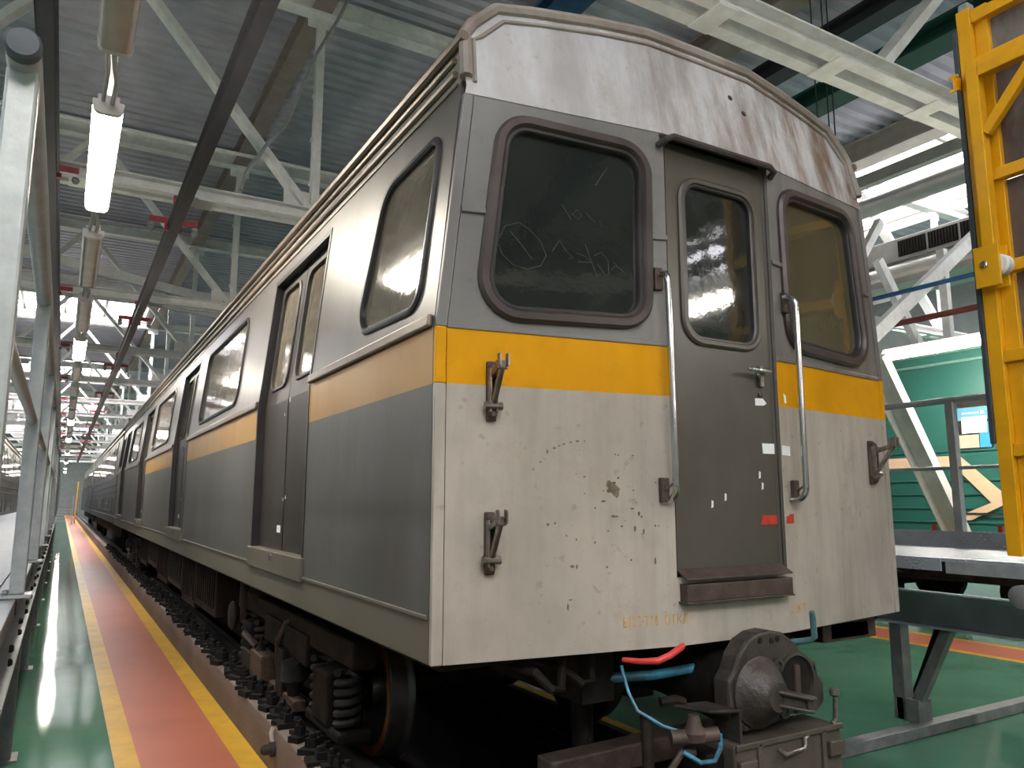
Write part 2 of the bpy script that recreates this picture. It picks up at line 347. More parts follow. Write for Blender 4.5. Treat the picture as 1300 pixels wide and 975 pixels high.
MB().box(-1.2, -.90, Y0, Y1, -1.72, -1.45).build('ballast_bed', 'pit', fl)  # dark ballast bed, added to keep the strip behind the kerb black
for x0, x1 in ((-1.12, -.66), (.62, 1.02)): MB().box(x0, x1, Y0, Y1, -2.8, -1.72).build('track_sill', 'pit', fl)
kerb = MB().box(-1.32, -1.20, Y0, Y1, -2.8, -1.335).build('trim_1', 'concrete', bevel=.012)
tag(kerb, 'low concrete kerb between the striped walkway and the track', kind='structure')
cb = MB().box(-.06, .06, -.045, .045, 0, .03).box(-.02, .025, -.03, .03, .03, .075)
cb = cb.lathe((0, 0, .07), (0, 0, 1), [(.018, 0), (.018, .03), (.01, .036)], 6)
clip0 = cb.build('rail_clip', 'soot', kerb); clip0.location = (-1.235, 1.2, -1.337)
for i in range(1, 170):
    c = clip0.copy(); COL.objects.link(c); c.parent = kerb
    c.location = (-1.235+random.uniform(-.035, .03), 1.2+i*.13+random.uniform(-.05, .05), -1.337); c.rotation_euler.z = random.uniform(-.8, .8)
    s = random.uniform(.75, 1.35); c.scale = (s, s, random.uniform(.7, 1.4))
kl = thing('kerb_fitting', 'small dark fitting with a hanging cable gland on the concrete kerb face', 'lamp', (-1.335, 2.28, -1.43))  # cable gland fitting built as a dark knob, no light source
MB().lathe((0.012, 0, -.02), (-1, 0, 0), [(.045, 0), (.045, .02), (.035, .03)], 16).build('base', 'equip_grey', kl, True)
MB().lathe((-.018, 0, -.02), (-1, 0, 0), [(.03, 0), (.03, .03), (.02, .045), (.004, .05)], 14).build('lens', 'equip_grey', kl, True)
MB().tube([(0, 0, .02), (-.01, 0, .07), (.0, 0, .1)], .012, 8).build('conduit', 'lamp_body', kl, True)
for x, t in ((-.80, 'nearer steel running rail beside the red walkway'), (.80, 'farther steel running rail below the silver car')):
    r = MB().box(x-.035, x+.035, Y0, Y1, -1.542, -1.502).box(x-.009, x+.009, Y0, Y1, -1.66, -1.54).box(x-.07, x+.07, Y0, Y1, -1.72, -1.66).build('running_rail', 'wheel_steel', bevel=.006)
    tag(r, t, 'rail')
for n, a in (('wall_left', (XL-.3, XL, Y0, Y1, -3.1, ROOF+1)), ('wall_right', (XR, XR+.3, Y0, Y1, -3.1, ROOF+1)), ('wall_back', (XL, XR, Y1, Y1+.3, -3.1, ROOF+1)), ('wall_front', (XL, XR, Y0-.3, Y0, -3.1, ROOF+1))):
    tag(MB().box(*a).build(n, 'wall'), kind='structure')
# corrugated roof deck, openings for the roof lights left free
LANT = [(-13.5, -5.5), (27.9, 35.9), (46.8, 54.8), (65.7, 73.7), (84.6, 92.6)]
SX0, SX1 = 12.75, 18.
mb = MB(); P_ = .30; prof = [(0, 0), (.10, 0), (.15, -.07), (.25, -.07), (.30, 0)]
y = Y0
while y < Y1:
    inl = any(a-.1 <= y < b for a, b in LANT)
    for xa, xb in (((XL, -14.3), (-12.6, -9.), (0., SX0), (SX1, XR)) if inl else ((XL, -14.3), (-12.6, SX0), (SX1, XR))):
        for (d0, h0), (d1, h1) in zip(prof, prof[1:]):
            mb.add([(xa, y+d0, ROOF+h0), (xb, y+d0, ROOF+h0), (xb, y+d1, ROOF+h1), (xa, y+d1, ROOF+h1)], [(0, 1, 2, 3)])
    y += P_
ce = mb.build('ceiling', 'deck_grey'); tag(ce, 'dark grey corrugated roof deck', kind='structure')
def rooflight(k, x0, x1, y0, y1, nx, ny):
    w = thing('window_%d' % k, 'bright white roof light let into the corrugated deck', 'roof light', kind='structure'); del w['category']
    dx = (x1-x0)/nx; dy = (y1-y0)/ny; p0 = None
    for i in range(nx):
        for j in range(ny):
            if p0 is None:
                p0 = MB().box(-dx/2+.04, dx/2-.04, -dy/2+.04, dy/2-.04, 0, .02).build('pane', 'sky_pane', w); p = p0
            else:
                p = p0.copy(); COL.objects.link(p); p.parent = w
            p.location = (x0+(i+.5)*dx, y0+(j+.5)*dy, ROOF+.3)
    for i in range(nx+1): MB().box(x0+i*dx-.05, x0+i*dx+.05, y0, y1, ROOF+.14, ROOF+.36).build('glazing_bar', 'truss_cream', w)
    for j in range(ny+1): MB().box(x0, x1, y0+j*dy-.05, y0+j*dy+.05, ROOF+.17, ROOF+.36).build('glazing_bar', 'truss_cream', w)
    for a in ((x0-.1, x0, y0, y1), (x1, x1+.1, y0, y1), (x0, x1, y0-.1, y0), (x0, x1, y1, y1+.1)): MB().box(*a, ROOF-.15, ROOF+.4).build('upstand', 'truss_cream', w)
for k, (a, b) in enumerate(LANT): rooflight(k+1, -9., 0., a, b, 6, 4)
rooflight(6, SX0, SX1, Y0+.5, Y1-.5, 3, 50)
rooflight(7, -14.3, -12.6, Y0+.5, Y1-.5, 1, 50)  # unseen strip of glowing panes, added to brighten the car's left side
# longitudinal beams under the deck
for x, z, w, h, m, t in ((-5.3, 7.72, .3, .4, 'beam_brown', 'brown longitudinal roof beam over the left platform'), (.4, 7.72, .3, .4, 'beam_brown', 'brown longitudinal roof beam right above the silver car'),
                         (6.3, 7.5, .45, .4, 'beam_brown', 'wide brown longitudinal roof beam right of the silver car'), (3.6, 7.6, .5, .3, 'blue_steel', 'dark blue longitudinal roof beam above the car front'),
                         (7.1, 7.0, .34, .3, 'dark_bar', 'black longitudinal crane beam above the platform'), (8.5, 7.0, .5, .34, 'crane_green', 'dark green longitudinal crane beam in front of the roof light'),
                         (12.4, 7.7, .5, .5, 'truss_cream', 'cream longitudinal beam along the edge of the roof light')):
    tag(MB().ibar((x, Y0, z), (x, Y1, z), w, h, .05).build('roof_beam', m), t, 'beam')
# trusses across the hall
def make_truss(y, label, m):
    t = thing('roof_truss', label, 'truss', (0, y, 4.2), 'roof trusses across the hall')
    b = MB()
    b.ubar((XL, -.13, 0), (XR, -.13, 0), .13, .18, .02, side=-1); b.ubar((XL, .13, 0), (XR, .13, 0), .13, .18, .02, side=1)
    b.build('bottom_chord', m, t)
    for i, x in enumerate([-13.5+1.55*i for i in range(24)]): 
        if i % 1 == 0: MB().box(x-.11, x+.11, -.19, .19, -.105, -.09).build('batten_plate', m, t)
    MB().ibar((XL, 0, 3.45), (XR, 0, 3.45), .25, .3, .03).build('top_chord', m, t)
    for x0, x1 in ((.33, -2.45), (-5.1, -2.45), (-5.3, -8.1), (4.25, 7.4), (10.5, 7.4), (10.7, 13.6), (16.6, 13.6)):
        MB().ubar((x0, 0, .1), (x1, 0, 3.35), .1, .22, .018, up=(0, 1, 0)).build('diagonal', m, t)
    for x in (.42, -5.2, 10.6, 16.7):
        MB().bar((x, 0, .09), (x, 0, 3.3), .12, .12).build('post', m, t)
        for z in (.5, 1.2, 1.9, 2.6): MB().box(x-.09, x-.06, -.03, .03, z, z+.06).build('cleat', m, t)
        MB().box(x-.45, x+.16, -.012, .012, .05, .38).build('gusset_plate', m, t); MB().box(x-.2, x+.2, -.02, .02, 3.1, 3.35).build('gusset_plate', m, t)
    return t
ORD = ['first', 'second', 'third', 'fourth', 'fifth', 'sixth', 'seventh', 'eighth', 'ninth', 'tenth', 'eleventh', 'twelfth', 'thirteenth', 'fourteenth', 'fifteenth', 'sixteenth']
tr0 = make_truss(8.4, 'white roof truss whose diagonal and post meet just above the cornice of the silver car', 'truss_white')
for k in range(-3, 15):
    if k == 1: continue
    t = copy_tree(tr0); t.location.y = 2.0+6.4*k
    if k == 0: t.location.y = 1.75; t['label'] = 'cream roof truss nearest the car front, its chord crossing at upper right'
    elif k < 0: t['label'] = '%s white roof truss behind the photographer' % ORD[-k-1]
    else: t['label'] = '%s white roof truss down the hall, counted from the car front' % ORD[k]
# slack cable and pipes around the second truss
tag(MB().tube([(.85, 8.15, 8.), (.6, 8.15, 7.35), (.3, 8.15, 6.7), (.05, 8.15, 5.9), (-.1, 8.15, 5.45), (-.37, 8.15, 5.06), (-.5, 8.15, 4.8), (-.62, 8.15, 4.6), (-.68, 8.15, 4.32)], .025, 8).build('slack_cable', 'cable_grey', None, True), 'slack grey cable looping down to the white truss chord', 'cable')
tag(MB().tube([(-9, 9.6, 5.5), (6, 9.6, 5.5)], .03, 8).build('cross_pipe', 'truss_white', None, True), 'thin white pipe crossing behind the second truss', 'pipe')
tag(MB().bar((-9, 15.4, 5.9), (.4, 15.4, 4.45), .12, .2).build('sway_brace', 'truss_white'), 'upper of two cream sway braces sloping down to the car roof', 'brace')
tag(MB().bar((-9, 16.6, 5.3), (1.4, 16.6, 4.35), .12, .16).build('sway_brace', 'truss_white'), 'lower of two cream sway braces sloping down to the car roof', 'brace')
# overhead current bars along the track
for x, z, t in ((-1.5, 3.6, 'black overhead current bar running along the car side'), (-2.95, 4.05, 'black overhead current bar above the left platform railing')):
    o = thing('current_bar', t, 'current bar', (x, 0, z))
    MB().box(-.06, .06, Y0+1, 80, -.05, .05).box(-.09, .09, Y0+1, 80, .05, .065).build('bar', 'dark_bar', o)
    for k in range(-2, 12):
        yy = 2.0+6.4*k
        MB().box(-.11, .11, yy-.18, yy-.10, .0, .1).box(-.3, .3, yy-.17, yy-.11, .1, .17).build('hanger', 'red_bracket', o)
        for s in (-1, 1): MB().lathe((s*.27, yy-.14, .1), (0, 0, -1), [(.02, 0), (.05, .03), (.03, .06), (.05, .09), (.02, .14)], 10).build('insulator', 'cable_grey', o, True)
        MB().bar((0, yy-.14, .14), (0, yy-.14, .5), .04, .04).build('drop_rod', 'red_bracket', o)

# ------------------------------------------------------------------ tube lamps
def make_lamp(lit):
    t = thing('tube_lamp', 'x', 'lamp')
    m = 'lamp_lit' if lit else 'lamp_off'
    q = rpoly([(-.075, -.05), (.075, -.05), (.085, .03), (-.085, .03)], [.04, .04, .008, .008], 5)
    MB().prism([(p.x, -.89, p.y) for p in q], (0, 1.78, 0)).build('diffuser', m, t, True)
    MB().box(-.06, .06, -.91, .91, .032, .075).build('housing', 'lamp_body', t, bevel=.008)
    for s in (-1, 1):
        MB().prism([(p.x*1.03, s*.89, p.y*1.04) for p in q], (0, s*.035, 0)).build('end_cap', 'lamp_body', t, True)
        MB().tube([(0.02*s, s*.5, .075), (0.01*s, s*.5, .28)], .006, 6).build('hanger', 'lamp_body', t)
    MB().tube([(.02, .93, .0), (.0, 1.05, .03), (.01, 1.2, .02), (.03, 1.4, .04), (.02, 1.61, .01)], .014, 8).build('feed_cable', 'cable_grey', t, True)
    MB().tube([(-.03, .93, .02), (-.03, 1.1, .08), (-.02, 1.35, .07), (-.03, 1.61, .02)], .012, 8).build('feed_cable', 'cable_grey', t, True)
    return t
lampL, lampO = make_lamp(True), make_lamp(False)
used = set()
def put_lamp(x, y, z, lit, label, group=None):
    src = lampL if lit else lampO
    o = src if lit not in used else copy_tree(src); used.add(lit)
    o.location = (x, y, z); o['label'] = label
    if group: o['group'] = group
    elif 'group' in o.keys(): del o['group']
    return o
trunk = MB().box(-2.49, -2.43, Y0+2, 90, 2.63, 2.68).build('lamp_trunking', 'cable_grey'); tag(trunk, 'thin cable trunking carrying the lamp row over the walkway', 'trunking')
LIT = {1, 4, 9, 12, 16, 20, 24, 27}
for k in range(-5, 29):
    yy = 3.27+2.55*(k-1); lit = k in LIT or k in (-5, -2)
    if k == 1: lb = 'large lit white tube lamp hanging at upper left beside the black capped post'
    elif k == 4: lb = 'second lit tube lamp down the walkway, small and glowing'
    elif k == 0: lb = 'unlit tube lamp cut by the top edge, ahead of the large lit one'
    elif k == 2: lb = 'unlit tube lamp next behind the large lit lamp'
    elif k == 3: lb = 'unlit tube lamp next before the small second lit lamp'
    elif k < 0: lb = ('lit' if lit else 'unlit')+' tube lamp of the walkway row behind the photographer'
    else: lb = 'tiny lit tube lamp far down the walkway row' if lit else 'unlit tube lamp far down the walkway row'
    put_lamp(-2.46, yy, 2.35, lit, lb, ('far lit lamps' if lit else 'far unlit lamps') if k > 4 or k < 0 else None)
put_lamp(5.9, 2.05, 1.72, True, 'long lit tube lamp glowing above the green car roof', None)
for yy, xx, lb in ((-2.9, 3.0, 'lit tube lamp over the right platform, nearest behind the photographer'), (-7.5, 3.0, 'lit tube lamp over the right platform, farther behind the photographer')):
    put_lamp(xx, yy, 2.0 if xx < 4 else 1.72, True, lb)

# ------------------------------------------------------------------ left platform with railing
pl = thing('service_platform', 'galvanised service platform running along the left of the walkway', 'platform', (-2.66, 0, FLOOR))
zf = 1.6
for k in range(14):
    MB().box(-1.2, -.07, -1.6+3*k+.004, 1.4+3*k-.004, zf-.40, zf-.375).build('deck_plate', 'galv', pl)
MB().ubar((-.035, -1.6, zf-.57), (-.035, 40.4, zf-.57), .09, .36, .012, side=-1).build('edge_channel', 'galv', pl, bevel=.003)
MB().ubar((-1.17, -1.6, zf-.57), (-1.17, 40.4, zf-.57), .09, .36, .012).build('edge_channel', 'galv', pl)
MB().box(-.068, .012, -1.6, 40.4, zf-.392, zf-.379).build('edge_flange', 'galv', pl, bevel=.003)
for k in range(14):
    yy = .4+3*k
    for x in (-.06, -1.15):
        MB().bar((x, yy, 0.012), (x, yy, zf-.75), .09, .12).build('column', 'galv_dark', pl, bevel=.006)
        MB().box(x-.08, x+.08, yy-.1, yy+.1, 0, .014).build('base_plate', 'galv_dark', pl)
    MB().box(-1.15, -.06, yy-.04, yy+.04, zf-.72, zf-.62).build('cross_beam', 'galv_dark', pl)
for k in range(20):
    yy = -.6+.78*k
    for dz in (0, .05):
        MB().lathe((.009, yy, zf-.55-dz), (1, 0, 0), [(.014, 0), (.014, .01), (.008, .016)], 6).build('bolt', 'grime', pl)
rl = thing('platform_railing', 'galvanised railing with square posts and a black capped handrail end', 'railing', (-2.648, 0, -.375))
MB().tube([(0, -1.0, 1.205), (0, 40., 1.205)], .030, 16).build('handrail', 'galv', rl, True)
cp = MB().lathe((0, -1.0, 1.205), (0, -1, 0), [(.031, -.01), (.031, .012), (.026, .018), (.001, .02)], 20).build('end_cap', 'cap_black', rl, True); cp['label'] = 'black plastic end cap'
MB().tube([(0, -.95, .70), (0, 40., .70)], .017, 12).build('mid_rail', 'galv', rl, True)
for k in range(21):
    yy = -.93+2.03*k
    p = MB().box(-.027, .027, yy-.027, yy+.027, .012, 1.185).build('post', 'galv', rl, bevel=.006)
    MB().box(-.06, .05, yy-.06, yy+.06, 0, .012).build('foot_plate', 'galv', rl)
    for s in (-1, 1): MB().lathe((-.035*0+.036*0+(-.04), yy+s*.045, .012), (0, 0, 1), [(.012, 0), (.012, .01), (.006, .014)], 6).build('bolt', 'galv_dark', rl)

# ------------------------------------------------------------------ right platform
rp = thing('service_platform', 'grey steel platform with tread plate deck right of the silver car', 'platform', (2.79, 0, FLOOR))
zf = 1.6
DZ = zf-.335
for k in range(10):
    MB().box(-.77, .40, -3+1.5*k+.004, -1.5+1.5*k-.004, DZ-.02, DZ).build('deck_plate', 'tread', rp)
MB().box(.40, .412, -3, 12, DZ-.01, DZ+.115).build('toe_board', 'tread', rp)
MB().box(-.782, -.77, .15, 12, DZ-.075, DZ).build('edge_strip', 'tread', rp)
MB().box(-.782, -.77, -1.0, .12, DZ-.085, DZ-.015).build('edge_strip', 'galv', rp)
MB().ibar((0, -3, zf-.75), (0, 12, zf-.75), .16, .235, .02).build('main_beam', 'grey_primer', rp, bevel=.004)
for k in range(8):
    yy = -2.6+1.9*k
    MB().ibar((-.72, yy, DZ-.12), (.38, yy, DZ-.12), .08, .18, .012).build('joist', 'grime', rp)
    MB().bar((-.02, yy, zf-.64), (-.02, yy, DZ-.2), .07, .1).build('stub_column', 'galv_dark', rp)
for yy in (.97, 5.2, 9.4):
    MB().ubar((0, yy, .07), (0, yy, zf-.87), .1, .09, .014, up=(0, 1, 0)).build('leg', 'galv_dark', rp, bevel=.003)
    MB().bar((.02, yy-.05, .1), (.02, yy-.36, zf-.87), .07, .07).build('brace', 'galv_dark', rp, bevel=.003)
    MB().bar((.05, yy-.02, .1), (.55, yy-.02, zf-.87), .06, .06).build('brace', 'grime', rp, bevel=.003)
    MB().box(-.05, .1, yy-.14, yy+.02, .07, .22).build('gusset_plate', 'galv_dark', rp)
    MB().box(-1.5, 1.6, yy-.2, yy-.1, 0.003, .075).build('foot_beam', 'galv_dark', rp, bevel=.004)
rr = thing('platform_railing', 'pale round tube railing on the far edge of the right platform', 'railing', (3.236, 0, -.335))
MB().tube([(0, .12, 1.09), (0, 12, 1.09)], .024, 12).build('handrail', 'galv', rr, True)
MB().tube([(0, .12, .58), (0, 12, .58)], .014, 10).build('mid_rail', 'galv', rr, True)
for k in range(6): MB().box(-.03, .03, .68+2.1*k, .74+2.1*k, 0, 1.075).build('post', 'galv', rr, bevel=.004)
for yy in (.42, .9):
    p = MB().box(-.0, .02, yy, yy+.03, .115, .16).build('red_stop', 'red_tape', rr)
hb = thing('hinge_block', 'grey rounded hinge block under the foot of the yellow gate', 'hinge', (1.925, -.40, -.52))
MB().box(-.06, .06, -.25, .02, -.08, .10).build('block', 'galv_dark', hb, bevel=.03, seg=4)
MB().lathe((-.02, .05, 0.02), (1, 0, 0), [(.03, -.05), (.06, -.04), (.06, .05), (.03, .06)], 20).build('roller', 'galv_dark', hb, True)
MB().box(-.09, -.06, -.3, .0, -.12, .02).build('flange', 'galv_dark', hb, bevel=.01)

# yellow gate standing on the platform edge
gt = thing('swing_gate', 'tall yellow framed gate with brown panels and a black rubber edge', 'gate', (2.05, -.2, -.30))
GH = 3.27; a_ = math.radians(0)
lean = lambda z: -.0*z
def gb(name, y0, y1, z0, z1, x0=-.04, x1=.04, m='gate_yellow', par=gt, bv=.005):
    return MB().box(x0, x1, y0, y1, z0, z1).build(name, m, par, bevel=bv)
gb('stile', -.11, -.03, 0, GH); gb('stile', -1.75, -1.67, 0, GH)
gb('stile_flange', -.19, -.11, 0, GH, .0, .05)
gb('rubber_edge', -.03, .0, .62, GH-.12, -.05, .04, 'cap_black')
MB().box(-.03, .05, -.1, -.04, GH, GH+.05).build('stile_end', 'galv', gt, bevel=.01)
for z in (.58, 1.11, 1.62, 2.18, 2.9, 3.2):
    gb('cross_rail', -1.67, -.11, z-.035, z+.035, -.035, .03)
for z0, z1 in ((.0, .545), (.615, 1.075), (1.145, 1.585), (1.655, 2.145), (2.215, 2.865), (2.935, 3.165)):
    gb('panel', -1.67, -.11, z0, z1, .032, .045, 'ply_brown', gt, 0)
lt = MB().box(-.115, -.045, -.16, -.09, 1.68, 2.87).build('latch_tube', 'gate_yellow', gt, bevel=.006)
MB().box(-.115, -.045, -1.5, -.16, 2.77, 2.84).build('latch_arm', 'gate_yellow', gt, bevel=.006)
MB().bar((-.08, -.16, 2.42), (-.08, -.48, 2.78), .05, .06).build('latch_brace', 'gate_yellow', gt, bevel=.004)
MB().bar((-.08, -.55, 2.77), (-.08, -.55, 1.7), .06, .06).build('latch_strut', 'gate_yellow', gt, bevel=.004)
MB().box(-.10, -.04, -.03, -.01, 2.76, 2.84).box(-.10, -.085, -.04, .015, 2.835, 2.85).box(-.10, -.085, -.04, .015, 2.75, 2.765).build('keeper', 'gate_yellow', gt)
bx = MB().box(-.135, -.12, -.19, -.05, 1.5, 1.74).box(-.045, -.035, -.19, -.05, 1.5, 1.74).build('roller_housing', 'gate_yellow', gt, bevel=.004)
MB().lathe((-.117, -.17, 1.62), (1, 0, 0), [(.05, 0), (.06, .01), (.06, .06), (.05, .07)], 18).build('roller', 'white_paper', bx, True)
MB().lathe((-.135, -.11, 1.63), (-1, 0, 0), [(.022, 0), (.022, .012), (.014, .016)], 6).build('bolt', 'chrome', bx)
MB().lathe((-.12, -.5, 2.81), (-1, 0, 0), [(.022, 0), (.022, .02), (.014, .026)], 6).build('bolt', 'chrome', gt)

# steelwork and services behind the right platform
tag(MB().ubar((5.0, 2.5, 1.55), (6.55, 2.5, -.75), .12, .26, .014, up=(0, 1, 0)).build('diagonal_strut', 'truss_white'), 'broad white diagonal strut in front of the green car', 'strut')
for (p, q, w, t) in (((6.9, 4.2, 1.95), (10.6, 4.2, 4.5), .2, 'long white diagonal rising to the yellow gate'), ((8.0, 5.5, 2.6), (9.9, 5.5, 5.0), .14, 'thin white diagonal crossing behind the long one'),
                     ((9.3, 5.2, 4.1), (11.1, 5.2, 1.6), .16, 'white diagonal falling to the right behind the gate edge'), ((10.9, 5.0, 1.9), (10.9, 5.0, 4.5), .14, 'white upright beside the black gate edge')):
    tag(MB().bar(p, q, .12, w).build('steel_brace', 'truss_white'), t, 'brace')
tag(MB().bar((6.5, 5.6, 2.55), (13, 5.6, 2.1), .14, .14).build('tie_beam', 'truss_white'), 'upper white tie beam above the green car', 'beam')
tag(MB().bar((6.5, 5.0, 2.05), (13, 5.0, 1.75), .14, .16).build('tie_beam', 'truss_white'), 'lower white tie beam just above the lit tube', 'beam')
for x, z, r, m, t in ((8.2, 3.12, .035, 'blue_steel', 'dark blue pipe running above the green car'), (9.2, 2.9, .05, 'red_pipe', 'dark red pipe running above the green car'), (9.6, 2.35, .05, 'equip_grey', 'grey pipe running above the green car'), (9.85, 2.06, .05, 'red_pipe', 'lower dark red pipe just above the green roof')):
    tag(MB().tube([(x, Y0+.5, z), (x, 40, z)], r, 10).build('service_pipe', m, None, True), t, 'pipe')
tag(MB().tube([(12.5, Y0+.5, 6.45), (12.5, 7, 6.45), (12.5, 60, 6.45)], .21, 20).build('air_duct', 'duct', None, True), 'upper round air duct below the roof light', 'duct')
d2 = thing('air_duct', 'lower pale air duct with dark louvres', 'duct', (13.6, 0, 5.25))
MB().box(-.25, .5, Y0+.5, 60, .1, .62).build('casing', 'duct', d2, bevel=.02)
MB().tube([(-.1, Y0+.5, -.14), (-.1, 60, -.14)], .22, 18).build('pipe', 'duct', d2, True)
for yy in (4.6, 5.3, 6.0, 6.7):
    g = MB().box(-.27, -.25, yy, yy+.64, .18, .54).build('louvre', 'grime', d2)
    for i in range(9): MB().box(-.285, -.27, yy+.03+.067*i, yy+.06+.067*i, .2, .52).build('vane', 'equip_grey', g)
cd = thing('cable_tray', 'grey boxed cable tray crossing the bright roof light', 'cable tray', (11.4, 0, 6.55))
MB().box(-.1, .1, Y0+.5, 60, -.12, .12).build('tray', 'duct', cd, bevel=.01)
for yy in (4.4, 6.9, 9.4): MB().box(-.14, .14, yy-.03, yy+.03, -.14, .14).build('clamp', 'duct', cd)
tag(MB().box(13.0, 14.2, Y0+.5, 60, 4.72, 4.85).build('mesh_tray', 'truss_cream'), 'cream perforated tray beneath the lower duct', 'tray')
for i, (x, yy) in enumerate(((4.65, 2.75), (4.78, 2.7), (4.95, 2.75))):
    tag(MB().tube([(x, yy, 7.9), (x, yy, 1.5)], .008, 6).build('hanging_wire', 'equip_grey'), 'thin steel wire hanging beside the car roof, %s from the left' % ORD[i], 'wire')

# ------------------------------------------------------------------ the silver metro car
HW, ZB, ZY0, ZY1, ZF, ZC = 1.35, -.578, .438, .655, 1.62, 1.69
LEN = 19.2; DD = .152; DX = .329
car = thing('metro_car', 'weathered silver metro car with a yellow band and a central front door', 'metro car', (0, 0, -1.5))
class PB(MB):      # geometry given in world space, parented to the car root
    def build(s, name, m, parent=None, smooth=False, bevel=0., seg=2):
        o = MB.build(s, name, m, parent or car, smooth, bevel, seg)
        if o.parent == car: o.matrix_parent_inverse = Matrix.Translation((0, 0, 1.5))
        return o
def hw(z): return HW if z <= ZY1 else HW-(z-ZY1)*.105
ca, sa = math.cos(math.atan2(DD, HW-DX)), math.sin(math.atan2(DD, HW-DX))
UL = math.hypot(DD, HW-DX)
def FP(s):         # front side panel: u from the outer corner towards the door, v = height, d = depth behind the face
    def fn(u, v, d=0.): return V((s*(HW-u*ca-d*sa), -u*sa+d*ca, v))
    return fn
def SP(s):         # side wall: u = along the car, v = height, d = depth
    def fn(u, v, d=0.): return V((s*(hw(v)-d), u, v))
    return fn
def DP(u, v, d=0.): return V((u, -DD+.025+d, v))
def ul(x): return (x+HW)/ca            # world x on the left panel -> u
def cut(v): return (HW-hw(v))/ca       # how far the corner leans in at height v
CORN = .042
for s, side in ((-1, 'left'), (1, 'right')):
    fn = FP(s)
    def quad(u0, u1, v0, v1, nm, m, th=.02, b=0.):
        return PB().prism([fn(u0+cut(v0), v0), fn(u1, v0), fn(u1, v1), fn(u0+cut(v1), v1)], fn(0, 0, th)-fn(0, 0, 0)).build(nm, m, bevel=b)
    quad(CORN, UL, ZB, ZY0, 'lower_front_panel', 'front_low')
    quad(CORN, UL, ZY0, ZY1, 'yellow_band', 'front_band')
    win = rpoly([(.165, .715), (.925, .735), (.94, 1.525), (.265, 1.55)], [.15, .13, .13, .13], 8)
    holed(PB(), [(CORN, ZY1), (UL, ZY1), (UL, ZF), (CORN+cut(ZF), ZF)], win, fn, .02).build('upper_front_panel', 'front_mid')
    for v0, v1, m in ((ZB, ZY0, 'front_low'), (ZY0, ZY1, 'front_band'), (ZY1, ZF, 'front_mid')):
        PB().prism([fn(cut(v0)-.004, v0, -.005), fn(CORN+cut(v0)-.003, v0, -.005), fn(CORN+cut(v1)-.003, v1, -.005), fn(cut(v1)-.004, v1, -.005)], fn(0, 0, .03)-fn(0, 0, 0)).build('corner_strip', m, bevel=.004)
    g = gasket(PB(), win, fn, .03, .024, .028, .03).build('window_gasket', 'bronze_rubber', None, True)
    gasket(MB(), offset(win, -.034), fn, .012, .012, .012, .03).build('inner_lip', 'rubber', g, True)
    pn = pane(PB(), offset(win, -.02), fn, .018, .024).build('front_window', 'glass_front' if s < 0 else 'glass_right')
    for u0, u1 in ((cut(1.13)+CORN, .205), (.955, UL)): PB().prism([fn(u0, 1.118), fn(u1, 1.122), fn(u1, 1.145), fn(u0, 1.141)], fn(0, 0, -.012)-fn(0, 0, 0)).build('seam_moulding', 'front_mid', bevel=.004)
    PB().prism([fn(CORN, ZY1-.004), fn(UL, ZY1-.004), fn(UL, ZY1+.018), fn(CORN, ZY1+.018)], fn(0, 0, -.006)-fn(0, 0, 0)).build('band_moulding', 'front_mid', bevel=.003)
    # jamb returns beside the door
    PB().prism([fn(UL, ZB), fn(UL, ZF), V((s*DX*.92, -DD+.035, ZF)), V((s*DX*.92, -DD+.035, ZB))], (0, .012, 0)).build('door_jamb', 'door')
    # grab rail
    mx = .385; x0 = s*mx; uu = (HW-mx)/ca; b0 = fn(uu, .965); n = fn(0, 0, -1)-fn(0, 0, 0); st = .075
    tilt = V((-s*.02, 0, 0)); top = b0+tilt; bot = fn(uu, .005)+tilt
    if s > 0: top += V((.035, 0, .0)); bot += V((.03, 0, 0)); b0 += V((.02, 0, 0))
    up = V((0, 0, 1)); r_ = .055
    pts = [b0-n*.005, b0+n*.012]+arc(b0+n*(st-r_)+tilt*0-up*r_+up*0+tilt*.5, up, n, r_, 6)+[bot+n*st+up*.06]
    pts += arc(bot+n*(st-r_)+up*(r_), n, -up, r_, 6)+[fn(uu, .005)+n*.0]
    gr = PB().tube(pts, .0145, 12).build('grab_rail', 'chrome', None, True); gr['label'] = 'polished chrome grab rail'
    for zz in (.94, .045):
        c = fn(uu, zz)+(V((.02, 0, 0)) if s > 0 else V((0, 0, 0)))
        PB().obox(c+n*.012, n*.012, n.cross(up)*.02, up*.05).build('rail_bracket', 'rusty', bevel=.005)
        PB().tube([c+n*.02+up*(.02 if zz > .5 else -.0), c+n*st+up*(.0 if zz > .5 else .03)+tilt*.5], .006, 6).build('rail_clamp', 'steel_worn')
